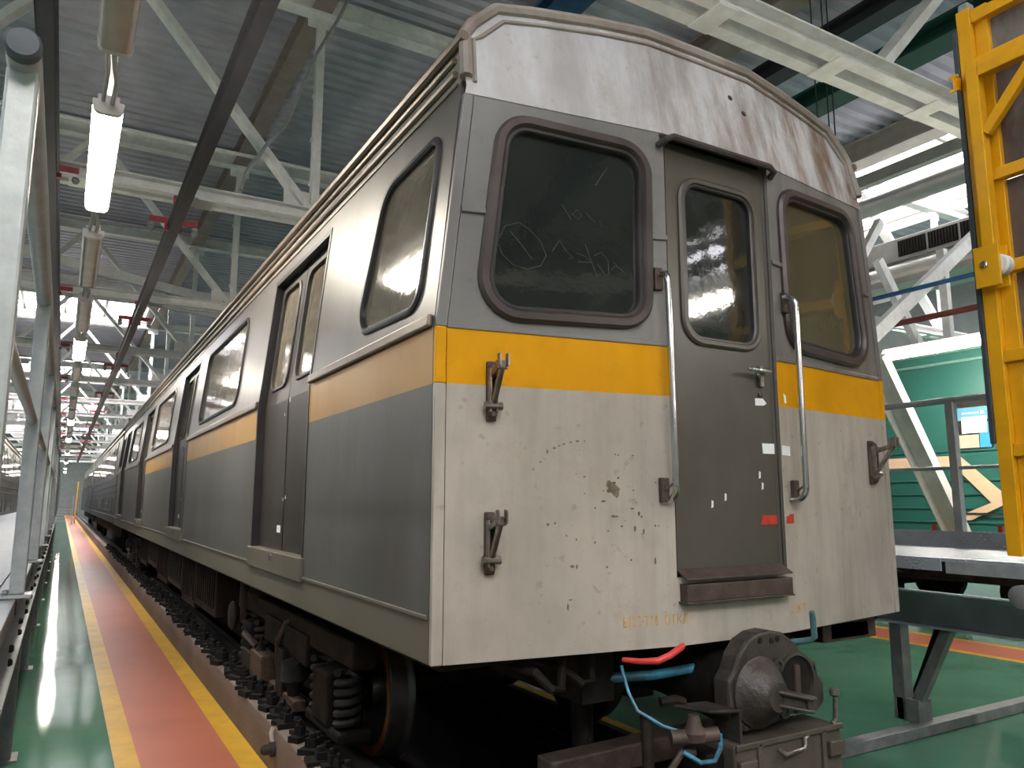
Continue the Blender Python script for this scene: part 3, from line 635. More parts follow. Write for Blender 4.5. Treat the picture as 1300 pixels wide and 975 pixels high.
# signal lamp brackets
def bracket(s, x, z0):
    fn = FP(s); u = (HW-abs(x))/ca; n = fn(0, 0, -1)-fn(0, 0, 0); up = V((0, 0, 1)); t = n.cross(up)
    c = fn(u, z0)
    root = PB().obox(c+n*.01+up*.11, n*.01, t*.02, up*.115).build('lamp_bracket', 'rusty', bevel=.006)
    for dz in (.02, .2): MB().lathe(c+n*.02+up*dz, n, [(.018, 0), (.018, .01), (.009, .02)], 10).build('bolt', 'rusty', root)
    for k in (-1, 1): MB().obox(c+n*.032+up*.11+t*.013*k, n*.013, t*.004, up*.085).build('rib', 'steel_worn', root, bevel=.002)
    MB().bar(c+n*.02+up*.165, c+n*.115+up*.19, .028, .022).build('upper_arm', 'steel_worn', root, bevel=.004)
    MB().bar(c+n*.03+up*.05, c+n*.13+up*.19, .02, .02).build('strut', 'steel_worn', root, bevel=.004)
    MB().lathe(c+n*.035+up*.05-t*.035, t, [(.016, 0), (.016, .07)], 10).build('pivot', 'steel_worn', root)
    MB().obox(c+n*.125+up*.195, n*.012, t*.022, up*.018).obox(c+n*.14+up*.21+t*.016, n*.014, t*.005, up*.026).obox(c+n*.14+up*.21-t*.016, n*.014, t*.005, up*.026).build('hook', 'steel_worn', root, bevel=.006)
bracket(-1, -1.135, .305); bracket(-1, -1.14, -.265); bracket(1, 1.15, .09)

# forehead, roof
def yf(x): return -(HW-abs(x))*DD/(HW-DX) if abs(x) > DX else -DD
PROF = [(-1.238, 1.70), (-1.225, 1.915), (-1.19, 1.975), (-1.075, 2.085), (-.9, 2.115), (-.6, 2.15), (-.329, 2.165), (0, 2.17), (.329, 2.165), (.6, 2.15), (.9, 2.115), (1.075, 2.085), (1.19, 1.975), (1.225, 1.915), (1.238, 1.70)]
LB = .10
def fpt(x, z): return V((x, yf(x)+LB*max(0, (z-ZF)/.5), z))
mb = PB()
xs = [p[0] for p in PROF]
top = [fpt(x, z) for x, z in PROF]; bot = [fpt(max(-1.247, min(1.247, x*1.008)), ZF) for x in xs]
n_ = len(xs); mid = [fpt(xs[i], ZF+(PROF[i][1]-ZF)*.5) for i in range(n_)]
back = V((0, .02, 0))
for lo, hi in ((bot, mid), (mid, top)):
    for i in range(n_-1):
        mb.add([lo[i], lo[i+1], hi[i+1], hi[i]], [(0, 1, 2, 3)])
fh = mb.build('forehead_panel', 'front_top')
so = fh.modifiers.new('solid', 'SOLIDIFY'); so.thickness = .008; so.offset = 0
PB().tube([V((p.x, p.y-.004, p.z)) for p in top], .028, 8).build('roof_edge_trim', 'roof_paint', None, True)
PB().tube([fpt(x*.972, z-.058 if abs(x) < 1.2 else z-.02)+V((0, -.007, 0)) for x, z in PROF], .010, 6).build('roof_edge_bead', 'roof_paint', None, True)
mb = PB()
for i in range(n_-1):
    a, b = PROF[i], PROF[i+1]
    mb.add([top[i], top[i+1], (b[0], LEN, b[1]), (a[0], LEN, a[1])], [(0, 1, 2, 3)])
mb.build('roof', 'roof_paint', None, True)
hd = PB()
q = [V((-.365, -DD-.005, 1.555)), V((-.35, -DD-.04, 1.57)), V((-.31, -DD-.045, 1.592)), V((.30, -DD-.045, 1.592)), V((.335, -DD-.04, 1.575)), V((.345, -DD-.005, 1.56))]
hd.tube(q, .016, 8); hd.prism([(-.35, -DD-.035, 1.58), (.335, -DD-.035, 1.58), (.335, -DD+.03, 1.62), (-.35, -DD+.03, 1.62)], (0, 0, .012)).build('door_hood', 'bronze_rubber', None, True)
# two drilled holes and rust runs on the forehead
for x, z in ((.175, 1.965), (.25, 1.895)):
    p = fpt(x, z); PB().lathe(p+V((0, .002, 0)), (0, -1, .2), [(.016, 0), (.016, .006), (.008, .009)], 14).build('plugged_hole', 'rubber', None, True)
for x, z0, z1, w in ((.02, 1.80, 2.03, .010), (.18, 1.70, 1.95, .006), (.625, 1.80, 1.98, .008), (-.6, 1.64, 1.95, .003)):
    pts = [fpt(x-w, z1), fpt(x+w, z1-.02), fpt(x+w*1.1, (z0+z1)/2), fpt(x+w*.3, z0), fpt(x-w*.5, z0+.03), fpt(x-w*.9, (z0+z1)/2)]
    PB().prism([p+V((0, -.0005, 0)) for p in pts], (0, -.0006, 0)).build('rust_run', 'rust_stain')

# front door
dw = rpoly([(-.215, .70), (.245, .70), (.245, 1.445), (-.215, 1.445)], .10, 8)
holed(PB(), [(-.302, -.31), (.318, -.31), (.318, 1.60), (-.302, 1.60)], dw, DP, .035).build('front_door', 'door')
fd = [o for o in car.children if o.name.startswith('front_door')][0]
gasket(MB(), dw, DP, .014, .02, .016, .02).build('window_trim', 'door', fd, True)
gasket(MB(), offset(dw, -.014), DP, .012, .01, .008, .02).build('window_seal', 'rubber', fd, True)
pane(MB(), offset(dw, -.012), DP, .012, .018).build('door_window', 'glass_front', fd)
h = MB().lathe(DP(.235, .585, -.0), (0, -1, 0), [(.026, 0), (.026, .012), (.014, .02), (.012, .045)], 14)
h.tube([DP(.255, .588, -.045), DP(.22, .59, -.05), DP(.135, .592, -.05), DP(.12, .592, -.046)], [.012, .012, .010, .006], 10).build('door_handle', 'chrome', fd, True)
MB().box(.222, .248, -DD+.005, -DD+.025, .52, .62).build('handle_plate', 'steel_worn', fd, bevel=.004)
MB().lathe(DP(.235, .485, 0), (0, -1, 0), [(.014, 0), (.014, .006), (.006, .008)], 12).build('keyhole', 'rubber', fd, True)
PB().box(.318, .329, -DD+.01, -DD+.06, -.31, 1.6).build('door_gap', 'rubber')
for i in range(6):
    MB().lathe(DP(-.27+i*.108, -.295, 0), (0, -1, 0), [(.008, 0), (.008, .004), (.003, .008)], 8).build('rivet', 'steel_worn', fd, True)
# step below the door
PB().prism([(-.315, -DD+.02, -.285), (-.325, -DD-.055, -.318), (.30, -DD-.055, -.318), (.315, -DD+.02, -.285)], (0, 0, .008)).build('step_flap', 'rusty', bevel=.002)
PB().box(-.315, .31, -DD-.045, -DD+.02, -.405, -.335).box(-.325, .31, -DD-.055, -DD+.02, -.412, -.404).build('door_step', 'rusty', bevel=.004)
PB().box(-.329, .329, -DD-.0, -DD+.03, ZB, -.31).build('front_apron', 'front_low')
# tape and paper on the front
def decal(nm, m, pts, fn, d=-.0015):
    return PB().prism([fn(u, v, d) for u, v in pts], fn(0, 0, -.001)-fn(0, 0, 0)).build(nm, m)
R_ = FP(1); ur = lambda x: (HW-x)/ca
decal('paper_scrap', 'white_paper', [(.20, .435), (.255, .437), (.275, .448), (.252, .47), (.20, .468)], DP)
decal('paper_tape', 'white_paper', [(.235, .215), (.325, .215), (.325, .262), (.232, .262)], DP)
decal('paper_tape', 'white_paper', [(ur(.335), .21), (ur(.40), .208), (ur(.40), .252), (ur(.335), .255)], R_)
decal('paper_scrap', 'white_paper', [(ur(.375), .455), (ur(.392), .455), (ur(.388), .49), (ur(.37), .50)], R_)
decal('red_tape', 'red_tape', [(.20, -.105), (.305, -.105), (.305, -.065), (.215, -.063)], DP)
decal('red_tape', 'red_tape', [(ur(.345), -.1), (ur(.40), -.1), (ur(.402), -.06), (ur(.375), -.058), (ur(.36), -.068), (ur(.343), -.068)], R_)
for x, v in ((.20, .1), (.215, .05), (-.1, -.03), (-.02, .0)): decal('paint_chip', 'white_paper', [(x, v), (x+.012, v+.004), (x+.014, v+.03), (x+.003, v+.034)], DP)
# stains rubbed into the left panel
L_ = FP(-1)
blob_d = 0.
def blob(u, v, w, h, m='stain', n=11, fn=L_):
    pts = []
    for i in range(n):
        a = 2*math.pi*i/n; k = random.uniform(.6, 1.15); pts.append((u+math.cos(a)*w*k, v+math.sin(a)*h*k))
    global blob_d
    blob_d += .00004; decal('stain', m, pts, fn, -.0004-blob_d)
random.seed(11)
blob(ul(-.625), .06, .018, .016); blob(ul(-.622), .058, .027, .023, n=17); blob(ul(-.60), .035, .013, .02); blob(ul(-.612), .047, .03, .026, n=17)
for i in range(26): blob(ul(random.gauss(-.62, .16)), random.gauss(.0, .12), random.uniform(.002, .006), random.uniform(.002, .006), n=7)
for x, v, w, h in ((-.90, .19, .004, .009), (-.87, .205, .008, .005), (-.85, .215, .006, .004), (-.83, .222, .009, .004), (-.80, .23, .006, .006), (-.77, .235, .008, .004), (-.74, .236, .004, .004), (-.93, .15, .006, .004), (-.96, .12, .003, .006),
                   (-.53, -.03, .008, .005), (-.50, -.05, .006, .01), (-.66, .0, .012, .005), (-.61, -.06, .018, .005), (-.90, -.09, .006, .006), (-.87, -.085, .005, .004), (-.52, -.11, .006, .012), (-.48, -.12, .004, .012), (-.58, -.10, .006, .004), (-.80, -.25, .012, .006), (-.78, -.25, .004, .01), (-.82, -.40, .004, .014), (-.81, -.375, .009, .003), (-.70, -.16, .004, .006), (-.43, -.24, .005, .014)):
    blob(ul(x), v, w, h)
# stencilled lettering
def text(body, fn, u, v, size, sx, m, nm, flip):
    c = bpy.data.curves.new('t', 'FONT'); c.body = body; c.size = size; c.resolution_u = 2; c.space_character = 1.1
    o = bpy.data.objects.new('t', c); COL.objects.link(o); bpy.context.view_layer.update()
    me = bpy.data.meshes.new_from_object(o.evaluated_get(bpy.context.evaluated_depsgraph_get())); bpy.data.objects.remove(o)
    b = PB()
    b.add([fn(u+flip*p.co.x*sx, v+p.co.y, -.0012) for p in me.vertices], [tuple(p.vertices) for p in me.polygons])
    return tag(b.build(nm, m), kind='stuff')
text('ВКЛ·ТМ  ОТКЛ', L_, ul(-.585), -.492, .055, .72, 'stencil', 'stencil_lettering', 1)
text('ВКЛ', R_, ur(.37), -.50, .052, .8, 'stencil', 'stencil_lettering', -1)

# scratched tags on the left front window
def scratch(pts, r=.0016):
    PB().tube([L_(ul(x), z, .0165) for x, z in pts], r, 5).build('glass_scratch', 'scratch')
def gpx(px, py):     # window-crop position to the glass plane
    return (-1.17+(px-40)/(745-40)*.78, 1.545-(py-30)/(930-30)*.83)
for st in ([(105, 590), (130, 520), (185, 495), (225, 520), (270, 570), (292, 630), (270, 680), (215, 705), (160, 690), (120, 650), (102, 600)], [(150, 540), (190, 590), (237, 655)], [(318, 605), (345, 553), (375, 600), (402, 625), (385, 630)],
           [(415, 600), (450, 610), (480, 635), (420, 640)], [(452, 555), (475, 620), (500, 700)], [(490, 600), (520, 580), (548, 615), (550, 680), (535, 690), (505, 640)], [(560, 660), (575, 640), (600, 645), (612, 665)], [(570, 620), (600, 650), (655, 698)],
           [(355, 380), (395, 445)], [(400, 420), (420, 395), (440, 420), (425, 440), (402, 422)], [(455, 400), (480, 430), (495, 440)], [(515, 430), (522, 465)], [(500, 262), (552, 165)]):
    scratch([gpx(*p) for p in st])

# ---------------- sides
DOORS = [(1.72, 3.08), (6.66, 7.98), (11.62, 12.94), (16.58, 17.9)]
BAYS = [(0.03, 1.72), (3.08, 6.66), (7.98, 11.62), (12.94, 16.58), (17.9, LEN)]
WINS = [(.17, .93), (3.98, 6.02), (8.75, 10.95), (13.7, 15.9), (18.2, 18.95)]
def strip(s, y0, y1, z0, z1, nm, m, d0=0., d1=.02, b=0.):
    fn = SP(s); return PB().prism([fn(y0, z0, d0), fn(y1, z0, d0), fn(y1, z1, d0), fn(y0, z1, d0)], V((-s*(d1-d0), 0, 0))).build(nm, m, bevel=b)
for s in (-1, 1):
    fn = SP(s)
    for k, (y0, y1) in enumerate(BAYS):
        strip(s, y0, y1, -.415, ZY0, 'lower_side_panel', 'side_low')
        strip(s, y0, y1, ZY0, ZY1, 'side_band', 'side_band' if k < 3 else 'side_low')
        w0, w1 = WINS[k]
        if k == 0: wp = rpoly([(.20, .775), (.97, .80), (.80, 1.50), (.17, 1.525)], [.10, .13, .16, .09], 7)
        else: wp = rpoly([(w0, .80), (w1, .80), (w1, 1.54), (w0, 1.54)], .12, 7)
        holed(PB(), [(y0, ZY1), (y1, ZY1), (y1, ZC), (y0, ZC)], wp, fn, .02).build('upper_side_panel', 'side_up')
        g = gasket(PB(), wp, fn, .016, .02, .014, .02).build('window_gasket', 'rubber', None, True)
        pane(PB(), offset(wp, -.008), fn, .012, .017).build('side_window', 'glass_side')
        strip(s, y0+(.0 if k else .01), y1-.01, ZY1+.005, ZY1+.055, 'belt_moulding', 'cornice', -.022, .0, .008)
        strip(s, y0+.01, y1-.01, -.425, -.408, 'sill_moulding', 'skirt', -.010, 0, .004)
    for y0, y1 in DOORS:
        strip(s, y0, y1, 1.605, ZC, 'door_header', 'side_up')
        sl = strip(s, y0-.02, y1+.02, -.44, -.31, 'door_sill', 'skirt', -.02, .06, .005)
        MB().box(s*1.362 if s > 0 else -1.375, s*1.375 if s > 0 else -1.362, (y0+y1)/2-.02, (y0+y1)/2+.02, -.37, -.33).build('sill_catch', 'chrome', sl, bevel=.004)
        for ya, yb in ((y0, y0+.03), (y1-.03, y1)):
            PB().prism([fn(ya, -.31, -.004), fn(yb, -.31, -.004), fn(yb, ZY1, -.004), fn(ya, ZY1, -.004)], V((-s*.07, 0, 0))).prism([fn(ya, ZY1, -.004), fn(yb, ZY1, -.004), fn(yb, 1.60, -.004), fn(ya, 1.60, -.004)], V((-s*.07, 0, 0))).build('door_frame', 'rubber')
        PB().prism([fn(y0, 1.575, -.004), fn(y1, 1.575, -.004), fn(y1, 1.61, -.004), fn(y0, 1.61, -.004)], V((-s*.07, 0, 0))).build('door_frame', 'rubber')
        ym = (y0+y1)/2
        for a, b in ((y0+.03, ym-.004), (ym+.004, y1-.03)):
            lf = PB().prism([fn(a, -.31, .05), fn(b, -.31, .05), fn(b, ZY1, .05), fn(a, ZY1, .05)], V((-s*.03, 0, 0)))
            dp = rpoly([(a+.10, .77), (b-.09, .77), (b-.09, 1.50), (a+.10, 1.50)], .09, 6)
            holed(lf, [(a, ZY1), (b, ZY1), (b, 1.58), (a, 1.58)], dp, lambda u, v, d: fn(u, v, d+.05), .03)
            lf = lf.build('door_leaf', 'side_door')
            gasket(MB(), dp, lambda u, v, d: fn(u, v, d+.05), .012, .016, .012, .02).build('window_seal', 'side_door', lf, True)
            pane(MB(), offset(dp, -.006), lambda u, v, d: fn(u, v, d+.05), .01, .015).build('door_window', 'glass_side', lf)
        PB().prism([fn(ym-.006, -.31, .046), fn(ym+.006, -.31, .046), fn(ym+.006, ZY1, .046), fn(ym-.006, ZY1, .046)], V((-s*.03, 0, 0))).build('door_rubber', 'rubber')
        if s < 0:
            for du, v, w, h in ((.06, -.20, .09, .045), (.02, .0, .012, .02), (-.04, .015, .012, .02), (-.05, .63, .015, .03), (.07, .55, .01, .02)):
                PB().prism([fn(ym+du, v, .0485), fn(ym+du+w, v, .0485), fn(ym+du+w, v+h, .0485), fn(ym+du, v+h, .0485)], V((.001, 0, 0))).build('door_label', 'white_paper')
    strip(s, .03, LEN, ZB, -.415, 'skirt_panel', 'skirt')
    PB().prism([(s*1.238, 0.035, ZC), (s*1.238, LEN, ZC), (s*1.225, LEN, 1.915), (s*1.225, .035, 1.915)], (-s*.02, 0, 0)).build('cornice', 'cornice')
    PB().tube([(s*1.245, .0, 1.885), (s*1.245, LEN, 1.885)], .022, 8).build('rain_gutter', 'cornice', None, True)
    PB().tube([(s*1.24, .10, 1.825), (s*1.24, LEN, 1.825)], .014, 8).build('drip_rail', 'cornice', None, True)
    PB().tube([(s*1.243, .08, 1.75), (s*1.243, LEN, 1.75)], .017, 8).build('drip_rail', 'cornice', None, True)
    PB().box(s*1.24-.008, s*1.24+.008, .06, LEN, 1.69, 1.70).build('drip_rail', 'cornice')
    for k in range(0): PB().box(s*1.354-.004, s*1.354+.004, .50+.0*k, .504, -.3+.0*k, .1).build('panel_seam', 'grime') if k == 0 else None
# dark stencil mark between second door and third window
q_ = SP(-1)
PB().prism([q_(8.98, 1.20, -.001), q_(9.06, 1.20, -.001), q_(9.08, 1.27, -.001), q_(9.0, 1.30, -.001), q_(9.0, 1.36, -.001), q_(8.95, 1.37, -.001), q_(8.93, 1.28, -.001), q_(9.0, 1.25, -.001)], (-.001, 0, 0)).build('stencil_mark', 'grime')
# inside of the car
PB().box(-1.3, 1.3, .12, LEN-.05, -.36, -.31).build('interior_floor', 'interior_dark')
PB().box(-1.2, 1.2, 1.45, 1.5, -.31, 1.9).build('cab_bulkhead', 'interior')
PB().box(-1.2, 1.2, LEN-.06, LEN, ZB, 2.1).build('end_wall', 'side_low')
PB().box(-1.15, -.42, .12, .5, -.31, .62).build('driver_desk', 'interior_dark', bevel=.03)
PB().box(-.38, -.33, .12, 1.45, -.31, 1.5).build('cab_partition', 'interior_dark')
for yy in (3.8, 8.4, 13.4):
    for s in (-1, 1): PB().box(s*.85, s*1.22, yy, yy+2.6, -.31, .12).box(s*1.12, s*1.22, yy, yy+2.6, .12, .55).build('bench_seat', 'interior', bevel=.02)

# ---------------- underframe and running gear
PB().box(-1.28, 1.28, .08, LEN-.05, -.62, -.38).build('underframe', 'grime')
for x in (-.55, .55): PB().box(x-.08, x+.08, .1, LEN-.1, -.82, -.62).build('sole_beam', 'grime')
PB().box(.80, 1.22, .05, .45, -.70, -.60).box(.86, 1.16, .05, .08, -.69, -.61).build('anchor_box', 'rusty', bevel=.005)
def wheelset(y):
    w = PB().tube([(-.95, y, -1.11), (.95, y, -1.11)], .07, 14).build('wheelset', 'grime', None, True)
    for s in (-1, 1):
        MB().lathe((s*.70, y, -1.11), (s, 0, 0), [(.10, -.02), (.42, 0), (.425, .015), (.395, .035), (.39, .13), (.38, .137), (.33, .137), (.32, .10), (.14, .09), (.13, .15), (.08, .16)], 48).build('wheel', 'wheel_steel', w, True)
        MB().lathe((s*.838, y, -1.11), (s, 0, 0), [(.335, 0), (.381, 0), (.383, .003), (.345, .005), (.335, .003)], 48, False).build('painted_rim', 'wheel_rim', w, True)
def bogie(yc, full=True):
    f = PB()
    for s in (-1, 1):
        f.box(s*1.0-.07, s*1.0+.07, yc-1.45, yc+1.45, -.93, -.77).box(s*1.0-.09, s*1.0+.09, yc-.6, yc+.6, -1.06, -.86)
    f.box(-.95, .95, yc-.25, yc+.25, -1.0, -.8).build('bogie_frame', 'grime', bevel=.02)
    for dy in (-1.05, 1.05):
        wheelset(yc+dy)
        for s in (-1, 1):
            PB().box(s*1.02-.11, s*1.02+.11, yc+dy-.16, yc+dy+.16, -1.28, -.98).box(s*1.02-.10, s*1.02+.10, yc+dy-.34, yc+dy+.34, -1.33, -1.26).build('axle_box', 'grime', bevel=.02)
            for e in (-.24, .24):
                pts = [(s*1.04+.062*math.cos(t*.5236), yc+dy+e+.062*math.sin(t*.5236), -1.26+.30*t/66) for t in range(67)]
                PB().tube(pts, .021, 7).build('coil_spring', 'equip_grey', None, True)
    for s in (-1, 1):
        PB().box(s*1.09-.03, s*1.09+.05, yc-.45, yc+.55, -1.36, -1.29).build('collector_beam', 'wood', bevel=.006)
        PB().box(s*1.12-.06, s*1.12+.06, yc+.25, yc+.62, -1.30, -1.12).build('collector_box', 'wood', bevel=.008)
        PB().bar((s*1.14, yc-.7, -1.38), (s*1.30, yc-.5, -1.36), .06, .03).build('collector_shoe', 'steel_worn', bevel=.008)
        PB().tube([(s*1.05, yc+.15, -1.3), (s*1.1, yc+.1, -1.12), (s*1.12, yc+.02, -.98), (s*1.08, yc-.02, -.86), (s*1.0, yc-.1, -.8)], .022, 8).build('hose', 'rusty', None, True)
        PB().lathe((s*1.08, yc-.28, -1.05), (0, 0, -1), [(.03, 0), (.085, .02), (.085, .14), (.05, .17), (.03, .26)], 18).build('brake_cylinder', 'equip_grey', None, True)
        PB().box(s*1.08-.05, s*1.08+.06, yc-.16, yc+.02, -1.34, -1.02).build('brake_hanger', 'equip_brown', bevel=.01)
        PB().lathe((s*1.06, yc+1.45, -.62), (0, 0, -1), [(.035, 0), (.04, .03), (.055, .06), (.06, .28), (.045, .3), (.045, .42)], 16).build('damper', 'equip_grey', None, True)
        PB().lathe((s*1.0, yc+1.05, -.63), (0, 0, -1), [(.14, 0), (.15, .05), (.11, .08), (.13, .12), (.10, .2), (.06, .22)], 20).build('air_spring', 'equip_brown', None, True)
        PB().lathe((s*1.12, yc+1.62, -1.0), (s, 0, 0), [(.12, 0), (.125, .02), (.1, .04), (.02, .045)], 20).build('end_cover', 'equip_grey', None, True)
        PB().tube([(s*1.1, yc+1.2, -1.08), (s*1.16, yc+.9, -1.06), (s*1.12, yc+.65, -1.12)], .03, 8).build('brake_rod', 'rusty', None, True)
        PB().box(s*1.08-.07, s*1.08+.05, yc+.72, yc+1.1, -1.37, -1.18).build('grease_box', 'equip_brown', bevel=.01)
        PB().lathe((s*1.13, yc+.5, -1.12), (0, 0, 1), [(.045, 0), (.03, .03), (.012, .06), (.012, .1)], 10).build('oil_cup', 'equip_brown', None, True)
    for d in (-.6, .6): PB().lathe((-.5, yc+d, -1.08), (1, 0, 0), [(.22, 0), (.24, .05), (.24, .9), (.2, 1.0)], 18).build('traction_motor', 'grime', None, True)
bogie(3.1); bogie(15.9)
for i, (y0, y1, z0, m) in enumerate(((5.45, 6.75, -1.12, 'equip_brown'), (6.8, 7.8, -1.18, 'equip_brown'), (7.9, 9.3, -1.1, 'equip_grey'), (9.4, 10.6, -1.16, 'equip_brown'), (10.8, 12.2, -1.05, 'equip_grey'), (12.4, 13.6, -1.12, 'equip_brown'))):
    for s in (-1, 1):
        b = PB().box(min(s*.55, s*1.16), max(s*.55, s*1.16), y0, y1, z0, -.62).build('equipment_box', m, bevel=.01)
        k = int((y1-y0)/.13)
        for j in range(k): MB().box(s*1.16 if s > 0 else -1.175, 1.175 if s > 0 else -1.16, y0+.08+j*.13, y0+.12+j*.13, z0+.08, -.68).build('rib', m, b)
# front end: coupler
Yc = -.30
cpl = PB().prism([(x, Yc, z) for x, z in ((-.17, -.87), (-.21, -.84), (-.215, -.70), (-.18, -.665), (-.155, -.61), (-.10, -.555), (-.04, -.53), (.03, -.525), (.11, -.54), (.18, -.585), (.225, -.645), (.25, -.672), (.305, -.672), (.315, -.73), (.345, -.76), (.345, -.84), (.30, -.875), (.14, -.87), (.06, -.885), (.0, -.895), (-.13, -.90))], (0, .09, 0)).build('coupler', 'coupler', bevel=.012)
MB().lathe((-.055, Yc, -.755), (0, -1, 0), [(.138, 0), (.138, .012), (.125, .02), (.115, .04), (.075, .085), (.062, .095), (.055, .11)], 32).build('coupler_cone', 'coupler', cpl, True)
MB().bar((-.045, Yc-.09, -.735), (.045, Yc-.19, -.755), .05, .014).bar((-.045, Yc-.09, -.785), (.045, Yc-.19, -.80), .05, .014).bar((.04, Yc-.183, -.75), (.04, Yc-.183, -.80), .05, .014).bar((-.045, Yc-.09, -.76), (.04, Yc-.18, -.775), .012, .05).build('coupler_tongue', 'coupler', cpl, bevel=.005)
MB().lathe((.165, Yc, -.735), (0, -1, 0), [(.112, -.01), (.112, .012), (.10, .014), (.098, .0), (.09, -.01)], 28, False).build('socket_rim', 'coupler', cpl, True)
MB().lathe((.165, Yc-.002, -.735), (0, -1, 0), [(.098, 0), (.07, .001), (.02, .0015)], 28).build('socket_dark_disc', 'grime', cpl, True)  # flat dark disc paints the shade inside the socket recess
MB().box(.15, .18, Yc-.02, Yc, -.79, -.67).build('socket_catch', 'rusty', cpl, bevel=.005)
for x, z in ((.06, -.665), (.085, -.845)): MB().lathe((x, Yc, z), (0, -1, 0), [(.03, 0), (.03, .014), (.016, .016), (.014, .006), (.001, .005)], 16).build('air_port', 'coupler', cpl, True)
for x, z in ((.035, -.565), (.07, -.56), (-.03, -.56), (.28, -.70), (.16, -.855)): MB().lathe((x, Yc, z), (0, -1, 0), [(.011, 0), (.011, .005), (.004, .007)], 8).build('bolt', 'grime', cpl)
MB().tube([(.0, Yc+.09, -.78), (.0, .3, -.78), (0, 1.2, -.78)], [.17, .11, .1], 18).build('draft_bar', 'grime', cpl, True)
eb = PB().box(-.255, .36, -.36, -.16, -1.30, -.92).build('cable_coupler_box', 'coupler_box', bevel=.012)
MB().box(-.255, .36, -.372, -.36, -.935, -.912).build('lid_edge', 'coupler_box', eb, bevel=.004)
for x in (-.20, .31):
    MB().box(x-.05, x+.04, -.385, -.36, -1.03, -.97).build('hinge', 'coupler_box', eb, bevel=.006)
for x in (-.13, .24): MB().box(x-.012, x+.012, -.372, -.36, -1.30, -.92).build('rib', 'coupler_box', eb, bevel=.004)
MB().tube([(-.03, -.37, -.955), (-.01, -.39, -.975), (.09, -.39, -.968), (.105, -.385, -.955), (.11, -.38, -.935), (.135, -.375, -.935)], .008, 8).build('hook', 'steel_worn', eb, True)
MB().tube([(.33, -.34, -.92), (.355, -.34, -.90), (.36, -.34, -.83), (.357, -.34, -.805)], .010, 8).lathe((.357, -.34, -.805), (0, 0, 1), [(.012, -.01), (.022, .0), (.02, .018), (.005, .025)], 10).build('lever', 'steel_worn', eb, True)
# pipes, taps and hoses beside the coupler
rg = PB().tube([(-.62, -.16, -.60), (-.60, -.24, -.595), (-.56, -.29, -.588), (-.51, -.30, -.572), (-.455, -.305, -.545), (-.443, -.306, -.538)], [.009, .011, .013, .013, .013, .008], 10).build('cock_handle', 'red_grip', None, True); rg['label'] = 'red painted cock handle'
tg = PB().tube([(.22, .05, -.64), (.30, -.12, -.63), (.345, -.24, -.60), (.35, -.26, -.585), (.335, -.27, -.50), (.325, -.275, -.475)], [.014]*5+[.012], 10).build('cock_handle', 'teal_pipe', None, True); tg['label'] = 'teal painted cock handle'
bp = PB().tube([(-.48, .12, -.735), (-.3, .05, -.73), (-.11, .0, -.712)], .021, 12).build('air_pipe', 'blue_pipe', None, True); bp['label'] = 'thick blue air pipe'
PB().lathe((-.11, .0, -.712), (1, -.2, .1), [(.035, 0), (.045, .01), (.045, .05), (.03, .06)], 14).build('pipe_union', 'grime', None, True)
PB().tube([(-.60, -.12, -.63), (-.60, -.16, -.72), (-.59, -.2, -.78), (-.52, -.26, -.83), (-.45, -.3, -.855)], .0065, 8).build('air_pipe', 'blue_pipe', None, True)
PB().tube([(-.46, -.3, -.92), (-.41, -.34, -.955), (-.36, -.36, -.95), (-.33, -.36, -.91), (-.33, -.36, -.86)], .009, 8).build('air_pipe', 'blue_pipe', None, True)
PB().tube([(-.50, -.28, -.87), (-.34, -.36, -.86)], .028, 12).lathe((-.42, -.32, -.88), (0, 0, 1), [(.04, 0), (.045, .03), (.03, .05), (.02, .09)], 14).build('valve_block', 'rusty', None, True)
vb = PB().prism([(-.42, -.20, -.79), (-.36, -.34, -.79), (-.19, -.34, -.81), (-.24, -.20, -.80)], (0, 0, .012)).box(-.205, -.19, -.34, -.2, -1.0, -.8).build('valve_bracket', 'equip_grey', bevel=.004)
PB().tube([(-.46, -.18, -.77), (-.40, -.2, -.765), (-.36, -.2, -.78)], .02, 8).build('valve_lever', 'grime', None, True)
PB().tube([(-.55, -.2, -.80), (-.56, -.22, -1.0), (-.55, -.2, -1.3)], .022, 10).build('brake_hose', 'grime', None, True)
PB().tube([(-.50, -.26, -1.12), (-.49, -.27, -.98), (-.45, -.28, -.93), (-.40, -.3, -.93)], .014, 8).build('brake_hose', 'rusty', None, True)
PB().lathe((-.42, -.3, -1.16), (.6, -.7, -.2), [(.06, -.05), (.075, -.04), (.075, .06), (.05, .07)], 6).lathe((-.3, -.3, -1.12), (.6, -.7, -.2), [(.05, -.05), (.06, -.04), (.06, .06), (.04, .07)], 8).build('hose_union', 'grime')
PB().box(-.34, -.24, -.3, -.16, -1.36, -.95).build('hose_bracket', 'grime', bevel=.01)
PB().tube([(-1.0, .25, -.62), (-.93, -.02, -.64), (-.88, -.05, -.70), (-.80, .0, -.72), (-.78, .02, -.60)], .018, 8).build('conduit', 'grime', None, True)
PB().tube([(-.90, .3, -.60), (-.75, .05, -.66), (-.70, 0., -.71), (-.64, .02, -.71), (-.62, .05, -.60)], .016, 8).build('conduit', 'grime', None, True)
PB().lathe((-.42, .4, -.6), (0, 0, -1), [(.09, 0), (.09, .2), (.07, .22), (.05, .3), (.05, .6)], 16).build('buffer_tank', 'grime', None, True)
PB().bar((-.72, .25, -1.1), (.5, .25, -1.08), .12, .10).build('stretcher_beam', 'rusty', bevel=.01)
PB().box(-.10, .25, -.02, .35, -.72, -.58).build('draft_pocket', 'grime', bevel=.01)
PB().prism([(-.30, -.37, -1.17), (-.08, -.40, -1.19), (-.1, -.46, -1.22), (-.28, -.44, -1.24)], (0, 0, .003)).build('paper_scrap', 'white_paper')

